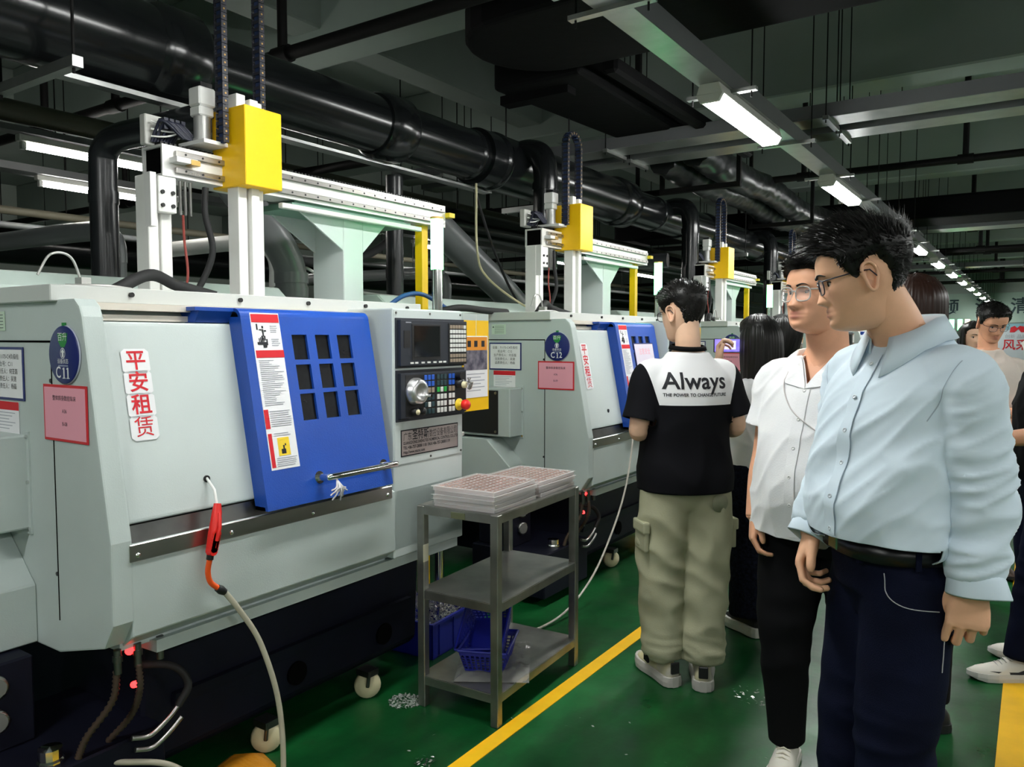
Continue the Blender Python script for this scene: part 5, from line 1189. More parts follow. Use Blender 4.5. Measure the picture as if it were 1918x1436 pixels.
# ---- cloth fold fields
def n3(x, y, z): return noise.noise((x, y, z))
def ridge(x, y, z): return 1-2*abs(noise.noise((x, y, z)))
def project(me, surf, direction, lift=0.0015, cut=0.012, sm=False):
    # drop a flat mesh onto a garment along a direction, keeping its print just above the cloth
    bm = bmesh.new(); bm.from_mesh(me)
    for it in range(3):
        es = [e for e in bm.edges if e.calc_length() > cut]
        if not es: break
        bmesh.ops.subdivide_edges(bm, edges=es, cuts=1); bmesh.ops.triangulate(bm, faces=[f for f in bm.faces if len(f.verts) > 4])
    sm_ = bmesh.new(); sm_.from_mesh(surf); bvh = BVHTree.FromBMesh(sm_); D = Vector(direction).normalized(); bad = []
    for v in bm.verts:
        loc, nor, idx, dist = bvh.ray_cast(v.co-D*0.5, D)
        if loc is not None: v.co = loc-D*lift
        else: bad.append(v)
    if bad: bmesh.ops.delete(bm, geom=bad, context='VERTS')
    bm.to_mesh(me); bm.free(); sm_.free(); me.update(); return me

TORSO = [(0.84,0.166,0.118,0.000),(0.92,0.168,0.122,0.000),(1.00,0.160,0.118,0.006),(1.10,0.157,0.116,0.010),(1.20,0.163,0.118,0.010),(1.28,0.170,0.116,0.005),(1.335,0.168,0.106,0.000),(1.375,0.152,0.093,-0.006),(1.41,0.122,0.080,-0.012),(1.445,0.092,0.069,-0.014),(1.475,0.074,0.062,-0.014)]
def torso_rings(s, wid=1.0, dep=1.0, belly=0.0, z0=None, loose=0.0, lean=(0,0), hem_flare=0.0, n=48, z1=1.475):
    out = []; zs = [t[0] for t in TORSO]; z0 = z0 if z0 is not None else 0.84
    Z = [z0+(z1-z0)*k/26 for k in range(27)]
    for z in Z:
        zz = max(z, 0.84); lo = loose*(1-0.75*max(0, min(1, (z-1.34)/0.09))); a = crom(zs, [t[1] for t in TORSO], zz)*wid+lo; b = crom(zs, [t[2] for t in TORSO], zz)*dep+lo; yo = crom(zs, [t[3] for t in TORSO], zz)
        k = gs(z-1.03, 0.12)*belly; b += 0.035*k; yo += 0.030*k; a += 0.012*k
        f_ = max(0, (1.05-z)/0.25)*hem_flare; a += f_; b += f_
        h = max(0.0, z-1.0)/0.4; loose_ = 0
        out.append(ring(V(lean[0]*h*s, (yo+lean[1]*h)*s, z*s), a*s, b*s, V(1,0,0), V(0,1,0), n, 2.2))
    return out
def build_person(c):
    s = c.get('s', 1.0); P = thing('person', c['label'], 'person', (c['base'][0], c['base'][1], 0), math.radians(c['rz']))
    near = c.get('near', 1); vox = {2: 0.0065, 1: 0.009, 0: 0.014}[near]; lean = c.get('lean', (0, 0))
    skin = c['skin']; info = {'P': P}
    hx, hy, hz_ = c['head']; hs = c.get('hs', 1.0)
    Hm = Matrix.Translation((hx, hy, hz_)) @ Matrix.Rotation(math.radians(c.get('yaw', 0)), 4, 'Z') @ Matrix.Rotation(-math.radians(c.get('pitch', 0)), 4, 'X') @ Matrix.Rotation(math.radians(c.get('roll', 0)), 4, 'Y')
    info['Hm'] = Hm
    # ---------- skin: head, neck, arms and hands, legs
    B = MB(); tint = []
    n, m = {2: (112, 96), 1: (84, 72), 0: (56, 44)}[near]
    make_head(B, tint, Hm, hs, n, m, c.get('fat', 0.0))
    nb = V(lean[0]*s, (-0.014+lean[1])*s, 1.40*s); nt = Hm @ (V(0,-0.022,-0.035)*hs); nm = nb.lerp(nt, 0.55)+V(0,-0.006,0); nr = c.get('neck', 0.058)
    k0 = len(B.v); limb(B, [nb, nb.lerp(nm,0.5), nm, nt], [nr*1.35*s, nr*1.02*s, nr*0.98*s, nr*0.95*s], 28); tint += [0]*(len(B.v)-k0)
    k0 = len(B.v); B.loft([[p*0.9+V(0,0,p.z*0.1) if False else V(p.x*0.88, p.y*0.88, p.z) for p in r] for r in torso_rings(s, c.get('wid',1), c.get('dep',1), lean=lean, n=24)]); tint += [0]*(len(B.v)-k0)
    A = MB()
    for side in 'LR':
        a = c['arms'].get(side)
        if not a: continue
        sh, el, wr = [Vector(p) for p in a['j']]; ar = c.get('arm', 1.0)
        limb(A, [sh, sh.lerp(el,0.5), el, el.lerp(wr,0.45), wr, wr+Vector(a['d']).normalized()*0.012], [0.048*ar, 0.047*ar, 0.040*ar, 0.040*ar, 0.028*ar, 0.027*ar], 20)
        make_hand(A, wr, a['d'], a['n'], side, a.get('s', 1.0)*c.get('hand', 1.0), a.get('curl', ((25,40,20),(30,45,25),(35,50,25),(40,50,25))), a.get('thumb'), a.get('spread', 0.5))
    am = remesh(A, {2: 0.0028, 1: 0.0040, 0: 0.006}[near], 2)
    k0 = len(B.v); B.add([v.co for v in am.vertices], [tuple(p.vertices) for p in am.polygons], True); tint += [0.0]*(len(B.v)-k0); bpy.data.meshes.remove(am)
    for side in 'LR':
        hip, kn, an = [Vector(p) for p in c['legs'][side]]
        k0 = len(B.v); limb(B, [hip, hip.lerp(kn,0.5), kn, kn.lerp(an,0.4), an], [0.075*s,0.065*s,0.052*s,0.05*s,0.036*s], 14); tint += [0]*(len(B.v)-k0)
    me = B.mesh('body', recalc=False); at = me.attributes.new('tint', 'FLOAT', 'POINT'); at.data.foreach_set('value', [float(t) for t in tint])
    bm = bmesh.new(); bm.from_mesh(me); bmesh.ops.recalc_face_normals(bm, faces=bm.faces); bm.to_mesh(me); bm.free()
    link('body', me, skin, P)
    # ---------- hair and face
    h = c.get('hair')
    if h: make_hair('h'+c['label'], P, Hm, hs, h, h.get('m', HAIRK), *{2: (96, 80), 1: (72, 60), 0: (48, 40)}[near], strands={2: 4200, 1: 1800, 0: 500}[near], fat=c.get('fat', 0.0))
    if c.get('face', True): make_face_bits(P, Hm, hs, c.get('brow'), c.get('look', 0.0), c.get('glasses'))
    # ---------- trousers
    t = c['pants']; L_ = MB(); top = t.get('top', 0.98)
    L_.loft([[p for p in r] for r in torso_rings(s, c.get('wid',1)*0.97, c.get('dep',1)*0.97, c.get('belly',0)*0.6, lean=lean, n=40, z0=0.84)][:max(4, int((top-0.84)/(1.475-0.84)*26)+1)])
    for side in 'LR':
        hip, kn, an = [Vector(p) for p in c['legs'][side]]; r = t['r']
        dv = (an-kn).normalized()
        limb(L_, [hip+V(0,0,0.06), hip.lerp(kn,0.5), kn, kn.lerp(an,0.5), an], [x*s for x in r], 28)
    L_.loft([ring(V(lean[0]*0.6, lean[1]*0.6+0.0, z), a, b, V(1,0,0), V(0,1,0), 32) for z, a, b in ((0.78*s,0.10*s,0.10*s),(0.83*s,0.165*s,0.118*s),(0.90*s,0.172*s,0.122*s))])
    pm = remesh(L_, vox*1.15, 4, t.get('fold')); TW = Matrix.Rotation(math.radians(c.get('twist', 0)), 4, 'Z'); pm.transform(TW); info['pants'] = link('trousers', pm, t['m'], P)
    # ---------- shirt
    g = c['shirt']; S = MB()
    S.loft(torso_rings(s, c.get('wid',1), c.get('dep',1), c.get('belly',0), z0=g.get('hem', 0.98), loose=g.get('loose', 0.012), lean=lean, hem_flare=g.get('flare', 0.0), z1=g.get('neck', 1.462)))
    for side in 'LR':
        a = c['arms'].get(side)
        if not a: continue
        sh, el, wr = [Vector(p) for p in a['j']]; sx_ = 1 if side == 'R' else -1; i0 = V(sh.x-sx_*0.075, sh.y*0.8, sh.z+0.008)
        if g['sleeve'] == 'long':
            r = g.get('sr', [0.060,0.066,0.062,0.056,0.050,0.043]); e_ = el.lerp(wr, g.get('end', 0.92))
            limb(S, [i0, sh, sh.lerp(el,0.5), el, el.lerp(e_,0.5), e_], [x*s for x in r], 28)
        else:
            k = g.get('end', 0.62); e_ = sh.lerp(el, k); r = g.get('sr', [0.060,0.066,0.068,0.074]); dv = (el-sh).normalized()
            limb(S, [i0, sh, sh.lerp(e_,0.6), e_], [x*s for x in r], 28)
    sm_ = remesh(S, vox, g.get('it', 3), g.get('fold'))
    bm = bmesh.new(); bm.from_mesh(sm_)
    def cut(sel, co, no):
        fs = [f for f in bm.faces if sel(f.calc_center_median())]; gm = list({v for f in fs for v in f.verts})+list({e for f in fs for e in f.edges})+fs
        bmesh.ops.bisect_plane(bm, geom=gm, plane_co=co, plane_no=no, clear_inner=True)
    hz0 = g.get('hem', 0.98)*s
    def segd(q, a_, b_):
        t_ = max(0, min(1, (q-a_).dot(b_-a_)/(b_-a_).length_squared)); return (q-a_-(b_-a_)*t_).length
    fore = [(Vector(a['j'][1]), Vector(a['j'][2])) for a in c['arms'].values()]
    cut(lambda q: q.z < hz0+0.05 and (g['sleeve'] == 'short' or all(segd(q, a_, b_) > 0.086*s for a_, b_ in fore)), V(0,0,hz0+0.016), V(0,0,1))
    if g['sleeve'] == 'short':
        for side in 'LR':
            a = c['arms'].get(side)
            if a:
                sh, el = Vector(a['j'][0]), Vector(a['j'][1]); k = g.get('end', 0.62); e_ = sh.lerp(el, k); dv = (el-sh).normalized()
                rr_ = g.get('sr', [0.074])[-1]*s*1.22
                cut(lambda q: ((q-e_)-dv*(q-e_).dot(dv)).length < rr_ and -0.05 < (q-e_).dot(dv) < 0.09 and (q.x/(0.185*s*c.get('wid',1)+g.get('loose',0.012)))**2+(q.y/(0.14*s*c.get('dep',1)+g.get('loose',0.012)))**2 > 1.0, e_-dv*0.012, -dv)
    bm.to_mesh(sm_); bm.free(); sm_.polygons.foreach_set('use_smooth', [True]*len(sm_.polygons)); info['shirt'] = link('shirt', sm_, g['m'], P); md = info['shirt'].modifiers.new('s', 'SOLIDIFY'); md.thickness = 0.003; md.offset = -1
    # ---------- shoes
    for side in 'LR':
        q = c.get('shoes')
        if q:
            an = TW @ Vector(c['legs'][side][2]); info['shoe'+side] = make_shoe(P, (an.x, an.y, 0.002), math.radians(q.get('rz'+side, 0)+c.get('twist', 0)), q['up'], q['sole'], q.get('L', 0.285), q.get('lace'), q.get('sole_h', 0.032), q.get('chunky', 0), q.get('tall', 1.0))
    return info
def collar(P, c, z, ra, rb, m_, h=0.045, gap=0.5, tilt=0.25, spread=0.03, y0=-0.012, pts=0.03, name='collar', xo=0.0):
    # folded shirt collar: stand and fall, open at the front
    b = MB(); n = 36; th0 = gap; rings = [[], [], [], [], []]
    for k in range(n+1):
        t = th0+(2*math.pi-2*th0)*k/n; x = math.sin(t); y = math.cos(t); f_ = max(0, y); zz = z-tilt*f_*0.10+0.012*max(0,-y)
        u = abs(k/n-0.5)*2; pt = max(0, (u-0.72)/0.28)
        rings[0].append(V(xo+x*ra*0.98, y0+y*rb*0.98, zz-0.008)); rings[1].append(V(xo+x*ra*0.97, y0+y*rb*0.97, zz+h*0.75)); rings[2].append(V(xo+x*ra*1.03, y0+y*rb*1.03, zz+h*0.82))
        rings[3].append(V(xo+x*(ra+spread*0.55), y0+y*(rb+spread*0.55), zz+h*0.35-pts*pt*0.35)); rings[4].append(V(xo+x*(ra+spread), y0+y*(rb+spread)+0.010*pt, zz-0.006-pts*pt))
    b.loft(rings, closed=False, cap=False)
    me = b.mesh(name); o = link(name, me, m_, P); md = o.modifiers.new('s', 'SOLIDIFY'); md.thickness = 0.0025; return o
def strip_on(info, name, x0, x1, z0, z1, m_, front=True, yoff=0.0, lift=0.002, par=None):
    b = MB(); n = 40
    vs = [(x0+(x1-x0)*i, 0, z0+(z1-z0)*k/n) for k in range(n+1) for i in (0, 1)] if not callable(x0) else [(x0(z0+(z1-z0)*k/n)+(x1 if i else 0), 0, z0+(z1-z0)*k/n) for k in range(n+1) for i in (0, 1)]
    b.add(vs, [(2*k, 2*k+1, 2*k+3, 2*k+2) for k in range(n)], True)
    me = b.mesh(name); project(me, info['shirt'].data, (0,-1,0) if front else (0,1,0), lift, cut=0.05); return link(name, me, m_, par or info['shirt'])
def buttons_on(info, xs, zs, m_, r=0.0055, front=True):
    sm_ = bmesh.new(); sm_.from_mesh(info['shirt'].data); bvh = BVHTree.FromBMesh(sm_); D = V(0,-1,0) if front else V(0,1,0)
    for x, z in zip(xs, zs):
        loc, nor, i_, d_ = bvh.ray_cast(V(x,0,z)-D*0.6, D)
        if loc is None: continue
        MB().lathe([(r,0),(r,0.0025),(r*0.7,0.003),(r*0.6,0.002),(0,0.002)], loc+nor*0.002, nor, 12).build('button', m_, info['shirt'])
    sm_.free()
def text_on(info, s_, size, M, m_, off=0.0, spacing=1.0, sx=1.0, D=(0,1,0), lift=0.002):
    me = text_mesh(s_, size, off, 'CENTER', 0, spacing).copy(); me.transform(M @ Matrix.Diagonal((sx,1,1,1))); project(me, info['shirt'].data, D, lift, 0.02); return link('shirt_lettering', me, m_, info['shirt'])
SK1 = skin_mat('skin_warm', (0.86,0.48,0.30)); SK2 = skin_mat('skin_tan', (0.82,0.42,0.26)); SK3 = skin_mat('skin_light', (0.82,0.52,0.36))
LENS = mat('clear_lens', (0.9,0.9,0.95), 0.03, alpha=0.12, spec=0.8)
MBLU = mat('pale_blue_cotton', (0.66,0.77,0.86), 0.8, spec=0.1, bump=0.04, bscale=700, sheen=0.1); MWHT = mat('white_cotton', (0.86,0.86,0.88), 0.8, spec=0.1, bump=0.08, bscale=220, sheen=0.1)
JEAN = mat('dark_denim', (0.006,0.008,0.024), 0.8, spec=0.1, var=0.35, vscale=9, bump=0.25, bscale=420); BLKT = mat('black_trousers', (0.006,0.006,0.007), 0.8, spec=0.1); KHAKI = mat('khaki_cotton', (0.40,0.395,0.27), 0.85, spec=0.1, var=0.12, vscale=6, bump=0.1, bscale=160)
STITCH = mat('pale_stitching', (0.42,0.42,0.44), 0.8); BUTTON = mat('pearl_button', (0.60,0.66,0.72), 0.3)
SNW = mat('white_sneaker', (0.66,0.63,0.56), 0.55); SNS = mat('white_sole', (0.68,0.66,0.60), 0.5); LEATH = mat('black_leather', (0.008,0.008,0.009), 0.35)

# ---------------------------------------------------------------- 1: man in the pale blue shirt, jeans, black belt (nearest)
def fold1(p, n_):
    d = 0.0; ax = abs(p.x)
    arm = max(0, min(1, (ax-0.17)/0.05))
    d += arm*(0.011*ridge(p.x*5, p.y*6, p.z*24+p.y*10)*(0.30+gs(p.z-1.12, 0.09)+0.8*gs(p.z-1.0, 0.06)))
    d += (1-arm)*(0.017*ridge(p.x*6+p.z*3.5, p.y*5, p.z*4.5)*max(0, min(1, (1.40-p.z)/0.2))+0.006*ridge(p.x*8, p.y*8, p.z*12)*gs(p.z-1.05, 0.06))
    d += (1-arm)*(0.0065*max(0, ridge(p.x*13+p.z*10, p.y*9, p.z*7+p.x*4))**2*max(0.25, gs(p.z-1.25, 0.16))+0.005*ridge(p.y*16+p.z*11, p.x*5, p.z*5)*gs(ax-0.15, 0.04))
    d += arm*0.005*max(0, ridge(p.y*11+p.z*15, p.x*8, p.z*10))**2+0.003*n3(p.x*10, p.y*10, p.z*8)
    return d
def foldj(p, n_): return 0.008*ridge(p.x*5, p.y*5, p.z*13)*(gs(p.z-0.48, 0.14)+0.35*gs(p.z-0.86, 0.06))+0.002*n3(p.x*9, p.y*9, p.z*6)
P1 = build_person(dict(label='man in a pale blue long-sleeved shirt, dark jeans and thin glasses, nearest the camera', base=(-0.288, 2.160), rz=143, s=1.04, near=2, twist=-16, skin=SK1,
    head=(0.030, 0.095, 1.650), hs=1.06, yaw=-37, pitch=14, roll=0, neck=0.062, wid=0.97, dep=0.97, belly=0.55, lean=(0.0, -0.020), fat=0.15,
    hair=dict(top=0.030, side=0.012, fringe=0.016, lift=0.7, len=1.25, nape=0.012, m=HAIRK), glasses=(mat('dark_glasses_rim', (0.02,0.015,0.03), 0.3), LENS, 0.026, 0.017, 0.0017),
    arms=dict(L=dict(j=((-0.176,-0.020,1.398),(-0.208,-0.042,1.135),(-0.222,-0.012,0.942)), d=(0.02,0.10,-1), n=(-0.75,0.62,0.05), curl=((22,50,35),(28,58,35),(34,60,35),(44,60,35)), s=1.12, thumb=((0.016,-0.008,0.012),(0.036,-0.012,0.034),(0.042,-0.020,0.062),(0.036,-0.030,0.084),(0.030,-0.036,0.094)), spread=1.0),
              R=dict(j=((0.176,-0.03,1.398),(0.196,-0.005,1.140),(0.172,0.105,0.985)), d=(-0.05,0.42,-0.9), n=(0.72,0.60,0.30), curl=((30,42,25),(38,50,30),(46,55,30),(52,55,30)), s=1.12, spread=0.3)),
    legs=dict(L=((-0.080,0.0,0.88),(-0.085,0.03,0.49),(-0.09,-0.01,0.09)), R=((0.080,0.0,0.88),(0.080,0.05,0.49),(0.08,0.05,0.09))),
    pants=dict(m=JEAN, r=[0.101,0.098,0.085,0.079,0.075], top=0.99, fold=foldj), shirt=dict(m=MBLU, sleeve='long', hem=0.960, loose=0.018, end=0.96, neck=1.445, sr=[0.063,0.071,0.070,0.064,0.056,0.048], fold=fold1),
    shoes=dict(up=LEATH, sole=BLACK, rzL=8, rzR=-8)))
p = P1['P']
collar(p, None, 1.500, 0.090, 0.082, MBLU, h=0.060, gap=0.34, tilt=0.50, spread=0.034, y0=-0.018, pts=0.042)
strip_on(P1, 'placket', -0.017, 0.017, 1.02, 1.46, MBLU, lift=0.0035)
strip_on(P1, 'placket_seam', -0.019, -0.0172, 1.02, 1.46, mat('blue_seam', (0.36,0.44,0.52), 0.8), lift=0.0042)
buttons_on(P1, [0]*6, [1.435,1.355,1.275,1.195,1.115,1.035], BUTTON)
for sx_ in (-1, 1): strip_on(P1, 'yoke_seam', lambda z, s_=sx_: s_*(0.205-0.30*(1.44-z)**1.0), 0.0018, 1.31, 1.45, _M['blue_seam'], lift=0.0012)
# belt, loops, buckle, pocket stitching
b = MB(); b.loft([ring(V(0,0.012+dy,z), 0.168+o_, 0.138+o_, V(1,0,0), V(0,1,0), 56, 2.5) for z, o_, dy in ((0.968,-0.006,0.0),(0.968,0.004,0),(1.010,0.004,0),(1.010,-0.006,0))], cap=False); blt = b.build('belt', LEATH, p); blt.rotation_euler.z = math.radians(-16)
MB().box((-0.022,0.150,0.970),(0.022,0.158,1.008)).build('buckle', CHROME, blt, bevel=0.003)
for x, y in ((-0.09,0.128),(0.09,0.128),(-0.168,0.03),(0.168,0.03)): MB().box((x-0.006,y-0.004,0.958),(x+0.006,y+0.010,1.014)).build('belt_loop', JEAN, blt, bevel=0.001)
def stitch(pts, info=P1, m_=STITCH, r=0.0013):
    bm = bmesh.new(); bm.from_mesh(info['pants'].data); bvh = BVHTree.FromBMesh(bm); out = []
    for q in catmull(pts, 6):
        loc, nor, i_, d_ = bvh.find_nearest(q)
        if loc is not None: out.append(loc+nor*0.0012)
    bm.free(); MB().tube(out, r, 4).build('stitching', m_, info['pants'])
stitch([(-0.105,0.14,0.945),(-0.115,0.14,0.90),(-0.145,0.11,0.875),(-0.19,0.04,0.868)]); stitch([(-0.19,0.02,0.945),(-0.195,0.02,0.90),(-0.197,0.02,0.80),(-0.195,0.02,0.72)]); stitch([(-0.17,-0.06,0.93),(-0.175,-0.06,0.85),(-0.16,-0.08,0.76),(-0.13,-0.12,0.72)])
stitch([(-0.17,-0.055,0.925),(-0.12,-0.12,0.925),(-0.06,-0.14,0.925)])
# rolled cuffs
for side, jj in (('L', ((-0.208,-0.042,1.135),(-0.222,-0.012,0.942))), ('R', ((0.196,-0.005,1.140),(0.172,0.105,0.985)))):
    e_, w_ = Vector(jj[0]), Vector(jj[1]); d = (w_-e_).normalized(); q = e_.lerp(w_, 0.80); u = d.orthogonal().normalized(); v = d.cross(u); rings = []
    for t, r in ((0.0,0.044),(0.0,0.0525),(0.030,0.054),(0.066,0.055),(0.070,0.053),(0.040,0.048),(0.005,0.042)):
        rg = ring(q+d*t, r, r, u, v, 40, 2.0)
        if t > 0.025:
            out = V(-1,-0.2,0) if side == 'L' else V(1,0.2,0)
            rg = [p_+out*(0.030 if side == 'L' else 0.008)*max(0, (p_-q-d*t).normalized().dot(out.normalized()))**3*(t/0.066)-d*0.012*max(0, (p_-q-d*t).normalized().dot(out.normalized()))**3 for p_ in rg]
        rings.append(rg)
    MB().loft(rings, cap=False).build('cuff', MBLU, p)

# ---------------------------------------------------------------- 2: man in the white short-sleeved shirt
def fold2(p, n_): return 0.014*ridge(p.x*6, p.y*6, p.z*2.6)*max(0, min(1, (1.36-p.z)/0.3))+0.003*n3(p.x*8, p.y*8, p.z*7)+0.006*max(0, ridge(p.x*12+p.z*6, p.y*9, p.z*5))**2
P2 = build_person(dict(label='heavy man in a white short-sleeved shirt, black trousers and clear glasses', base=(-0.580, 2.750), rz=166, s=1.0, near=2, skin=SK2,
    head=(0.012, 0.050, 1.645), hs=1.08, yaw=-20, pitch=0, roll=0, neck=0.068, wid=1.04, dep=1.14, belly=0.9, fat=1.0,
    hair=dict(top=0.026, side=0.009, fringe=0.010, lift=0.6, len=1.0, m=HAIRK), glasses=(mat('clear_acetate', (0.75,0.73,0.70), 0.15, trans=0.5), LENS, 0.027, 0.021, 0.0024), look=0.6,
    arms=dict(L=dict(j=((-0.188,0.0,1.355),(-0.25,-0.02,1.10),(-0.245,0.07,0.88)), d=(0.0,0.15,-1), n=(-0.8,0.6,0), curl=((25,40,20),(30,45,25),(35,50,25),(40,50,25))),
              R=dict(j=((0.168,0.01,1.355),(0.200,0.03,1.11),(0.192,0.11,0.895)), d=(-0.05,0.25,-1), n=(0.8,0.6,0.1), curl=((30,40,20),(35,45,25),(40,50,25),(42,50,25)))),
    arm=1.12, legs=dict(L=((-0.10,-0.02,0.88),(-0.11,-0.06,0.49),(-0.105,-0.13,0.09)), R=((0.10,0.0,0.88),(0.105,0.05,0.49),(0.10,0.03,0.09))),
    pants=dict(m=BLKT, r=[0.115,0.108,0.086,0.072,0.062], top=0.96, fold=foldj), shirt=dict(m=MWHT, sleeve='short', hem=0.835, loose=0.024, flare=0.022, end=0.72, neck=1.44, sr=[0.063,0.072,0.074,0.080], fold=fold2),
    shoes=dict(up=SNW, sole=SNS, rzL=-12, rzR=20, L=0.29, lace=mat('cream_lace', (0.6,0.56,0.45), 0.8))))
p = P2['P']
collar(p, None, 1.432, 0.104, 0.094, MWHT, h=0.036, gap=0.55, tilt=0.9, spread=0.050, y0=-0.004, pts=0.060)
for sx_ in (-1, 1):
    lp = MB(); lp.add([(sx_*0.058,0.4,1.448),(sx_*0.115,0.4,1.405),(sx_*0.075,0.4,1.352),(0.0,0.4,1.338),(sx_*0.004,0.4,1.352)], [(0,1,2,3,4)]); lm = lp.mesh('lapel'); project(lm, P2['shirt'].data, (0,-1,0), 0.007, 0.012); o_ = link('lapel', lm, MWHT, P2['shirt']); md = o_.modifiers.new('s', 'SOLIDIFY'); md.thickness = 0.003
bm_ = bmesh.new(); bm_.from_mesh(P2['shirt'].data); [bmesh.ops.bisect_plane(bm_, geom=bm_.verts[:]+bm_.edges[:]+bm_.faces[:], plane_co=(0,0,1.352), plane_no=(1.75*q_,0,-1)) for q_ in (-1,1)]; bmesh.ops.delete(bm_, geom=[f for f in bm_.faces if f.calc_center_median().y > -0.02 and f.calc_center_median().z > 1.352+1.75*abs(f.calc_center_median().x)], context='FACES'); bm_.to_mesh(P2['shirt'].data); bm_.free()
strip_on(P2, 'placket', -0.018, 0.018, 0.862, 1.345, MWHT, lift=0.0035)
buttons_on(P2, [0]*6, [1.33,1.24,1.15,1.06,0.97,0.89], mat('white_button', (0.7,0.7,0.7), 0.3))
# open neck skin wedge, lanyard clip, chest emblem
lan = MB(); bm_ = bmesh.new(); bm_.from_mesh(P2['shirt'].data); bv = BVHTree.FromBMesh(bm_)
pp = []
for q in catmull([(0.085,0.3,1.385),(0.075,0.3,1.33),(0.03,0.3,1.27),(-0.04,0.3,1.22),(-0.09,0.3,1.195)], 6):
    loc, nor, i_, d_ = bv.ray_cast(q, V(0,-1,0))
    if loc is not None: pp.append(loc+nor*0.004)
bm_.free(); MB().tube(pp, 0.0022, 6).build('lanyard_cord', mat('lanyard_clear', (0.62,0.58,0.58), 0.4), p)
text_on(P2, '中国平安', 0.030, frame((-0.115,0.4,1.225),(0,0,-1),(-1,0,0)), INK, D=(0,-1,0), off=0.0003)
e = MB().prism([(-0.118,1.30),(-0.10,1.315),(-0.095,1.345),(-0.105,1.36),(-0.122,1.33)], 'y', 0.39, 0.391); me_ = e.mesh('e'); bm_ = bmesh.new(); bm_.from_mesh(me_); bmesh.ops.delete(bm_, geom=[f for f in bm_.faces if abs(f.normal.y) < 0.5 or f.calc_center_median().y < 0.3905], context='FACES'); bm_.to_mesh(me_); bm_.free()
project(me_, P2['shirt'].data, (0,-1,0), 0.0025, 0.02); link('red_emblem', me_, INKR, P2['shirt'])

# ---------------------------------------------------------------- 3: man seen from behind in the black and white shirt
def aw_mat():
    m = bpy.data.materials.new('black_white_jersey'); m.use_nodes = True; nt = m.node_tree; N = nt.nodes; L = nt.links; b = N['Principled BSDF']; b.inputs['Roughness'].default_value = 0.8; b.inputs['Specular IOR Level'].default_value = 0.1
    tc = N.new('ShaderNodeTexCoord'); sp = N.new('ShaderNodeSeparateXYZ'); L.new(tc.outputs['Object'], sp.inputs[0])
    def M_(op, a, v=None):
        k = N.new('ShaderNodeMath'); k.operation = op; (L.new(a, k.inputs[0]) if not isinstance(a, float) else None)
        if v is not None:
            if isinstance(v, (int, float)): k.inputs[1].default_value = v
            else: L.new(v, k.inputs[1])
        return k.outputs[0]
    zok = M_('GREATER_THAN', sp.outputs[2], 1.218)
    lim = M_('ADD', M_('MULTIPLY', sp.outputs[2], 0.30), -0.205); xok = M_('LESS_THAN', M_('ABSOLUTE', sp.outputs[0]), lim)
    piping = M_('GREATER_THAN', M_('ABSOLUTE', sp.outputs[0]), 0.262)
    wh = M_('MULTIPLY', zok, xok); mx = N.new('ShaderNodeMixRGB'); mx.inputs[1].default_value = (0.006,0.006,0.008,1); mx.inputs[2].default_value = (0.86,0.86,0.88,1)
    L.new(wh, mx.inputs[0]); L.new(mx.outputs[0], b.inputs['Base Color']); return m
def fold3(p, n_): return 0.012*ridge(p.x*7, p.y*6, p.z*3)*max(0, min(1, (1.34-p.z)/0.25))+0.0025*n3(p.x*8, p.y*8, p.z*7)
def foldk(p, n_): return 0.019*ridge(p.x*6+p.z*3, p.y*6, p.z*7)*max(0.35, gs(p.z-0.45, 0.25))+0.010*ridge(p.x*7, p.y*7, p.z*22)*gs(p.z-0.13, 0.07)+0.003*n3(p.x*14, p.y*14, p.z*14)
P3 = build_person(dict(label='man seen from behind in a black and white shirt and khaki cargo trousers', base=(-1.262, 3.235), rz=46, s=0.985, near=1, skin=SK3,
    head=(-0.008, 0.035, 1.608), hs=1.02, yaw=22, pitch=10, neck=0.056, wid=1.04, dep=1.05, belly=0.1,
    hair=dict(top=0.026, side=0.010, fringe=0.006, lift=0.45, nape=0.014, m=HAIRK), glasses=(_M['dark_glasses_rim'], LENS, 0.026, 0.017, 0.0016),
    arms=dict(L=dict(j=((-0.172,0.0,1.335),(-0.228,-0.02,1.105),(-0.10,0.165,1.09)), d=(0.5,0.85,0.1), n=(-0.3,0.1,1)),
              R=dict(j=((0.172,0.0,1.335),(0.225,-0.03,1.115),(0.22,0.19,1.07)), d=(-0.3,0.95,0.0), n=(0.3,0.1,1))),
    legs=dict(L=((-0.092,0.0,0.86),(-0.10,0.01,0.47),(-0.095,-0.010,0.10)), R=((0.092,-0.01,0.86),(0.075,-0.04,0.47),(0.055,-0.085,0.10))),
    pants=dict(m=KHAKI, r=[0.112,0.112,0.098,0.090,0.082], top=0.95, fold=foldk), shirt=dict(m=aw_mat(), sleeve='short', hem=0.84, loose=0.026, flare=0.010, end=0.86, sr=[0.064,0.072,0.076,0.082], fold=fold3),
    shoes=dict(up=mat('grey_knit', (0.34,0.34,0.32), 0.8, col2=(0.5,0.45,0.25), vscale=12), sole=mat('grey_sole', (0.42,0.40,0.37), 0.6), rzL=8, rzR=-24, L=0.30, sole_h=0.045, chunky=0.003)))
p = P3['P']
text_on(P3, 'Always', 0.098, frame((-0.012,-0.4,1.318),(1,0,0),(0,0,1)), INK, off=0.0016, D=(0,1,0), sx=1.0)
text_on(P3, 'THE POWER TO CHANGE FUTURE', 0.0192, frame((-0.012,-0.4,1.262),(1,0,0),(0,0,1)), INK, off=0.0004, D=(0,1,0), sx=0.93)
b = MB(); b.loft([ring(V(-0.002,-0.013,1.452+dz), 0.077+o_, 0.069+o_, V(1,0,0), V(0,1,0.12), 40, 2.0) for dz, o_ in ((0.0,-0.004),(0.0,0.006),(0.016,0.002),(0.018,-0.006))], cap=False); b.build('neck_rib', BLKT, p)
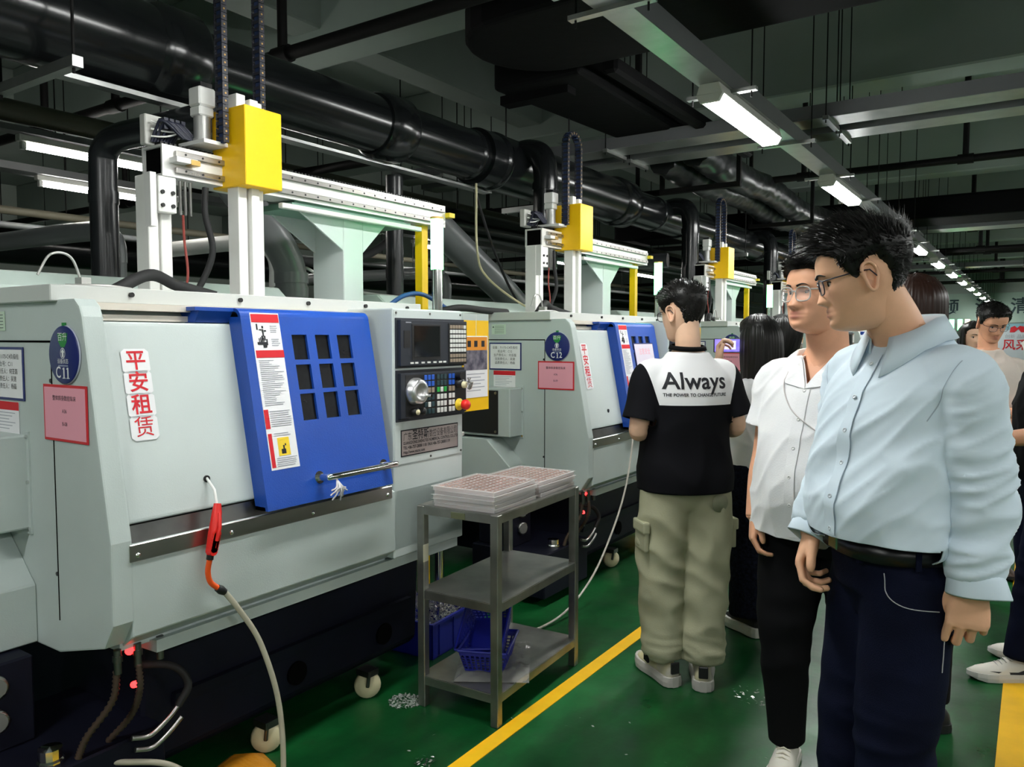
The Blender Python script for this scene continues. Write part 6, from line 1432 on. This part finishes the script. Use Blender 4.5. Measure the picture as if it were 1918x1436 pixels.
# cargo pockets with flaps, back patch
for sx_ in (-1, 1):
    pk = MB().box((sx_*0.192,-0.07,0.585),(sx_*0.214,0.045,0.70)).build('cargo_pocket', KHAKI, p, bevel=0.008, seg=2); MB().box((sx_*0.190,-0.075,0.665),(sx_*0.222,0.05,0.715)).build('pocket_flap', KHAKI, pk, bevel=0.008, seg=2)
    an = (-0.095,-0.010) if sx_ < 0 else (0.055,-0.085); MB().box((an[0]+sx_*0.074,an[1]-0.02,0.085),(an[0]+sx_*0.085,an[1]+0.025,0.20)).build('ankle_tab', BLKT, p, bevel=0.003)
MB().lathe([(0.040,0.0),(0.040,0.003),(0,0.003)], (0.10,-0.133,0.80), (0.2,-1,-0.05), 24).build('round_patch', mat('khaki_patch', (0.24,0.25,0.17), 0.8), p)
for side, x, y in (('L',-0.095,-0.010),('R',0.055,-0.085)):
    rz_ = math.radians(8 if side == 'L' else -24); M = Matrix.Translation((x, y, 0)) @ Matrix.Rotation(rz_, 4, 'Z'); MB().obox(M @ Matrix.Translation((0,-0.094,0.085)), 0.04, 0.012, 0.05).build('heel_tab', BLACK, p, bevel=0.003)

# ---------------------------------------------------------------- 4: long dark-haired person photographing with a phone
def long_hair(P, M, hs, m_, length, wob=1.0, back=0.0):
    b = MB(); n = 130; rings = []
    for k in range(22):
        t = k/21; z = 0.122-(0.122+length)*t; rg = []
        for i in range(n+1):
            a = math.radians(62)+(2*math.pi-2*math.radians(62))*i/n
            w_ = crom([0,0.12,0.3,0.6,1], [0.058,0.094,0.104,0.106,0.075], t); d = crom([0,0.12,0.3,0.6,1], [0.062,0.114,0.126,0.105,0.055], t)
            q = V(math.sin(a)*w_, math.cos(a)*d-0.01-back*t, z); q += V(math.sin(a), math.cos(a), 0)*(0.004*noise.noise((a*9*wob, t*2.2, 5.1))+0.0022*noise.noise((a*42, t*1.6, 2.3))*min(1, t*4)); rg.append(M @ (q*hs))
        rings.append(rg)
    b.loft(rings, closed=False, cap=False); o = b.build('long_hair', m_, P); md = o.modifiers.new('s', 'SOLIDIFY'); md.thickness = 0.012; md.offset = -1; return o
DOT = mat('dark_textured_cloth', (0.012,0.014,0.028), 0.85, spec=0.1, col2=(0.004,0.004,0.008), vscale=70, bump=0.8, bscale=70)
P4 = build_person(dict(label='person with long dark hair in a white top photographing with a phone', base=(-1.175, 4.03), rz=62, s=0.91, near=1, skin=SK3,
    head=(0.0, 0.02, 1.492), hs=0.98, yaw=0, pitch=0, neck=0.05, wid=0.92, dep=0.95,
    hair=dict(top=0.020, side=0.010, fringe=0.0, lift=0.05, len=0.5, nape=0.03, m=HAIRK),
    arms=dict(L=dict(j=((-0.15,0.0,1.225),(-0.25,0.05,1.13),(-0.20,0.09,1.37)), d=(0.05,0.05,1), n=(-0.6,0.8,0), curl=((40,60,30),(45,65,30),(50,65,30),(50,65,30))),
              R=dict(j=((0.15,0.0,1.225),(0.22,0.05,1.05),(0.16,0.24,1.08)), d=(-0.4,0.8,0.3), n=(0.5,0.3,0.6))),
    legs=dict(L=((-0.085,0.0,0.80),(-0.09,-0.02,0.43),(-0.10,-0.06,0.09)), R=((0.085,0.0,0.80),(0.09,0.03,0.43),(0.09,0.07,0.09))),
    pants=dict(m=DOT, r=[0.10,0.108,0.100,0.108,0.118], top=0.95), shirt=dict(m=MWHT, sleeve='short', hem=0.915, loose=0.022, end=0.75, fold=fold2),
    shoes=dict(up=BLACK, sole=SNS, rzL=-4, rzR=4, L=0.27, sole_h=0.05, chunky=0.006)))
long_hair(P4['P'], P4['Hm'], 0.98, HAIRK, 0.44, back=0.03)
ph = thing('phone', 'phone showing a bright picture held up by the dark-haired person', 'phone'); ph.matrix_world = P4['P'].matrix_basis @ Matrix.Translation((-0.135,0.10,1.462)) @ Matrix.Rotation(math.radians(-22), 4, 'Z')
MB().box((-0.072,-0.004,-0.036),(0.072,0.004,0.036)).build('phone_body', BLACK, ph, bevel=0.004, seg=2); MB().box((-0.067,-0.0048,-0.032),(0.067,-0.0042,0.032)).build('phone_screen', mat('phone_picture', (0.05,0.04,0.2), 0.2, emit=(0.10,0.08,0.42), es=1.2, col2=(0.2,0.18,0.5), vscale=30), ph)
MB().box((-0.02,-0.0054,-0.02),(0.045,-0.005,0.024)).build('screen_picture', mat('phone_bright', (0.4,0.4,0.7), 0.2, emit=(0.45,0.42,0.8), es=0.9), ph)

# ---------------------------------------------------------------- 5-9: the others
def plain(label, base, rz, s, hair_m, shirt_m, pants_m, head_yaw=0, pitch=0, longh=0.0, near=0, arms=None, skin=SK3, glasses=None, sleeve='short', face=True, shoes=None, **kw):
    A = arms or dict(L=dict(j=((-0.165*s,0.0,1.345*s),(-0.205*s,-0.01,1.10*s),(-0.205*s,0.06,0.88*s)), d=(0,0.1,-1), n=(-0.8,0.6,0)), R=dict(j=((0.165*s,0.0,1.345*s),(0.205*s,-0.01,1.10*s),(0.205*s,0.06,0.88*s)), d=(0,0.1,-1), n=(0.8,0.6,0)))
    d = dict(label=label, base=base, rz=rz, s=s, near=near, skin=skin, head=(0.0, 0.025*s, 1.634*s), hs=s*1.0, yaw=head_yaw, pitch=pitch, glasses=glasses, face=face,
        hair=dict(top=0.022, side=0.010, fringe=0.004, lift=0.05 if longh else 0.35, len=0.5 if longh else 1.0, nape=0.02 if longh else 0.0, m=hair_m), arms=A,
        legs=dict(L=((-0.092*s,0.0,0.88*s),(-0.095*s,0.01,0.49*s),(-0.10*s,0.0,0.09)), R=((0.092*s,0.0,0.88*s),(0.095*s,0.01,0.49*s),(0.10*s,0.0,0.09))),
        pants=dict(m=pants_m, r=[0.105,0.100,0.082,0.072,0.066], top=0.97, fold=foldj), shirt=dict(m=shirt_m, sleeve=sleeve, hem=kw.pop('hem', 0.90), loose=0.018, end=kw.pop('end', 0.70), fold=fold2), shoes=shoes or dict(up=BLACK, sole=BLACK))
    d.update(kw); I = build_person(d)
    if longh: long_hair(I['P'], I['Hm'], s, hair_m, longh)
    return I
plain('dark-haired person mostly hidden behind the phone user', (-1.29, 4.95), 80, 0.93, HAIRK, BLKT, BLKT, longh=0.2, face=False)
plain('brown-haired person hidden behind the man in the pale blue shirt', (-0.378, 3.32), 35, 0.985, HAIRB, BLKT, BLKT, longh=0.30, near=1, face=False)
BEI = mat('beige_tee', (0.66,0.58,0.52), 0.85, spec=0.1, bump=0.08, bscale=150)
BROWN = mat('brown_trousers', (0.085,0.062,0.04), 0.85, spec=0.1)
I7 = plain('young man in a beige T-shirt looking down, far along the aisle', (-0.251, 5.75), -150, 0.975, HAIRK, BEI, BROWN, pitch=24, near=1, skin=SK2, hem=0.99, glasses=(_M['dark_glasses_rim'], LENS, 0.024, 0.017, 0.0013),
    shoes=dict(up=mat('brown_shoe', (0.05,0.03,0.02), 0.6), sole=BLACK),
    arms=dict(L=dict(j=((-0.165,0.0,1.31),(-0.25,0.0,1.10),(-0.06,0.22,1.06)), d=(0.8,0.6,0.1), n=(0,0.3,1)), R=dict(j=((0.165,0.0,1.31),(0.24,-0.01,1.09),(0.10,0.20,1.02)), d=(-0.6,0.8,0), n=(0,0.3,1))))
plain('long-haired person standing behind the young man in beige', (-0.42, 6.9), -150, 0.92, HAIRK, mat('grey_tee', (0.2,0.2,0.22), 0.8), BLKT, longh=0.3)
BSH = mat('sky_blue_shirt', (0.38,0.48,0.75), 0.8, spec=0.1)
I8 = plain('person in a light blue shirt and black vest holding a phone at the right edge', (0.185, 4.86), 132, 0.98, HAIRK, BSH, mat('light_jeans', (0.25,0.36,0.45), 0.8), near=1, sleeve='long', end=0.85, glasses=(_M['dark_glasses_rim'], LENS, 0.025, 0.018, 0.0016),
    arms=dict(L=dict(j=((-0.165,0.0,1.31),(-0.27,0.12,1.20),(-0.10,0.27,1.36)), d=(0.45,0.2,0.85), n=(-0.5,0.8,0.2), curl=((50,60,30),(55,60,30),(60,60,30),(60,60,30))), R=dict(j=((0.165,0.0,1.31),(0.24,0.0,1.08),(0.20,0.08,0.86)), d=(0,0.1,-1), n=(0.8,0.6,0))))
vb = MB(); vb.loft(torso_rings(0.98, 1.0, 1.0, z0=0.93, loose=0.030)[:-3]); vm = remesh(vb, 0.014, 2); link('vest', vm, BLKT, I8['P'])
ph = thing('phone', 'white phone raised by the person at the right edge', 'phone'); ph.matrix_world = I8['P'].matrix_basis @ Matrix.Translation((-0.055,0.325,1.425)) @ Matrix.Rotation(0.5, 4, 'Y'); MB().box((-0.036,-0.004,-0.078),(0.036,0.004,0.078)).build('phone_body', WHITE, ph, bevel=0.004, seg=2); MB().box((-0.033,-0.0052,-0.074),(0.033,-0.004,0.074)).build('phone_screen', SCREEN, ph)
I9 = plain('person in a black T-shirt and dark jeans with a smart watch at the right edge', (0.075, 4.235), 112, 0.97, HAIRK, BLKT, JEAN, near=1, skin=SK2, hem=0.92,
    arms=dict(L=dict(j=((-0.165,0.0,1.31),(-0.26,0.06,1.10),(-0.13,0.29,1.055)), d=(0.65,0.7,-0.35), n=(-0.5,0.5,0.7), curl=((35,50,25),(40,55,25),(45,55,25),(45,55,25))), R=dict(j=((0.165,0.0,1.31),(0.24,0.02,1.10),(0.06,0.26,1.04)), d=(-0.7,0.6,0), n=(0.2,0.4,0.9))),
    legs=dict(L=((-0.09,0.0,0.86),(-0.12,0.09,0.48),(-0.165,0.17,0.09)), R=((0.09,0.0,0.86),(0.09,0.02,0.48),(0.09,-0.02,0.09))),
    shoes=dict(up=SNW, sole=mat('pale_grey_sole', (0.5,0.49,0.46), 0.5), rzL=6, rzR=-6, L=0.30, sole_h=0.036))
e_, w_ = V(-0.26,0.06,1.10), V(-0.13,0.29,1.055); d = (w_-e_).normalized(); q = e_.lerp(w_, 0.88); wt = MB().cyl(q-d*0.012, q+d*0.012, 0.034, 24).build('watch_strap', RUBBER, I9['P'])
nn = V(-0.5,0.5,0.7).normalized(); nn = (nn-d*nn.dot(d)).normalized(); MB().cyl(q+nn*0.030, q+nn*0.042, 0.022, 24).build('watch_case', BLACK, wt)
# dark swoosh mark on the white shoe's outer side
sh, M = I9['shoeL']; sw_ = MB()
pts_ = [(-0.10,0.040),(-0.02,0.033),(0.04,0.034),(0.115,0.052),(0.035,0.046),(-0.01,0.047),(-0.055,0.064),(-0.075,0.060)]
for sx_ in (-1, 1):
    vs = [M @ V(sx_*(crom([-0.3,-0.15,0,0.15,0.3,0.45],[0.02,0.037,0.036,0.039,0.046,0.047], a/0.30)+0.0022-max(0,b_-0.05)*0.25), a+0.03, b_) for a, b_ in pts_]
    sw_.add(vs, [(0,1,6,7),(1,5,6),(1,2,4,5),(2,3,4)])
sw_.build('side_mark', INK, sh, recalc=False)

# lettering, keys, screws and links too small to pick apart stay joined
_tiny = ('small_print','white_keys','brown_keys','soft_keys','key_whites','key_blues','key_teals','key_greens','key_browns','pictograms','screw_heads','rail_bolts','toothed_rack','chain_pins','chain_cables','cable_chain','bracket_bolts','cover_screws','valve_wiring','white_wires','red_print','white_triangles','print_windows','lash_line','laces','trigger','gusset')
for o in bpy.data.objects:
    if o.type == 'MESH' and o.name.split('.')[0] in _tiny: o['kind'] = 'stuff'
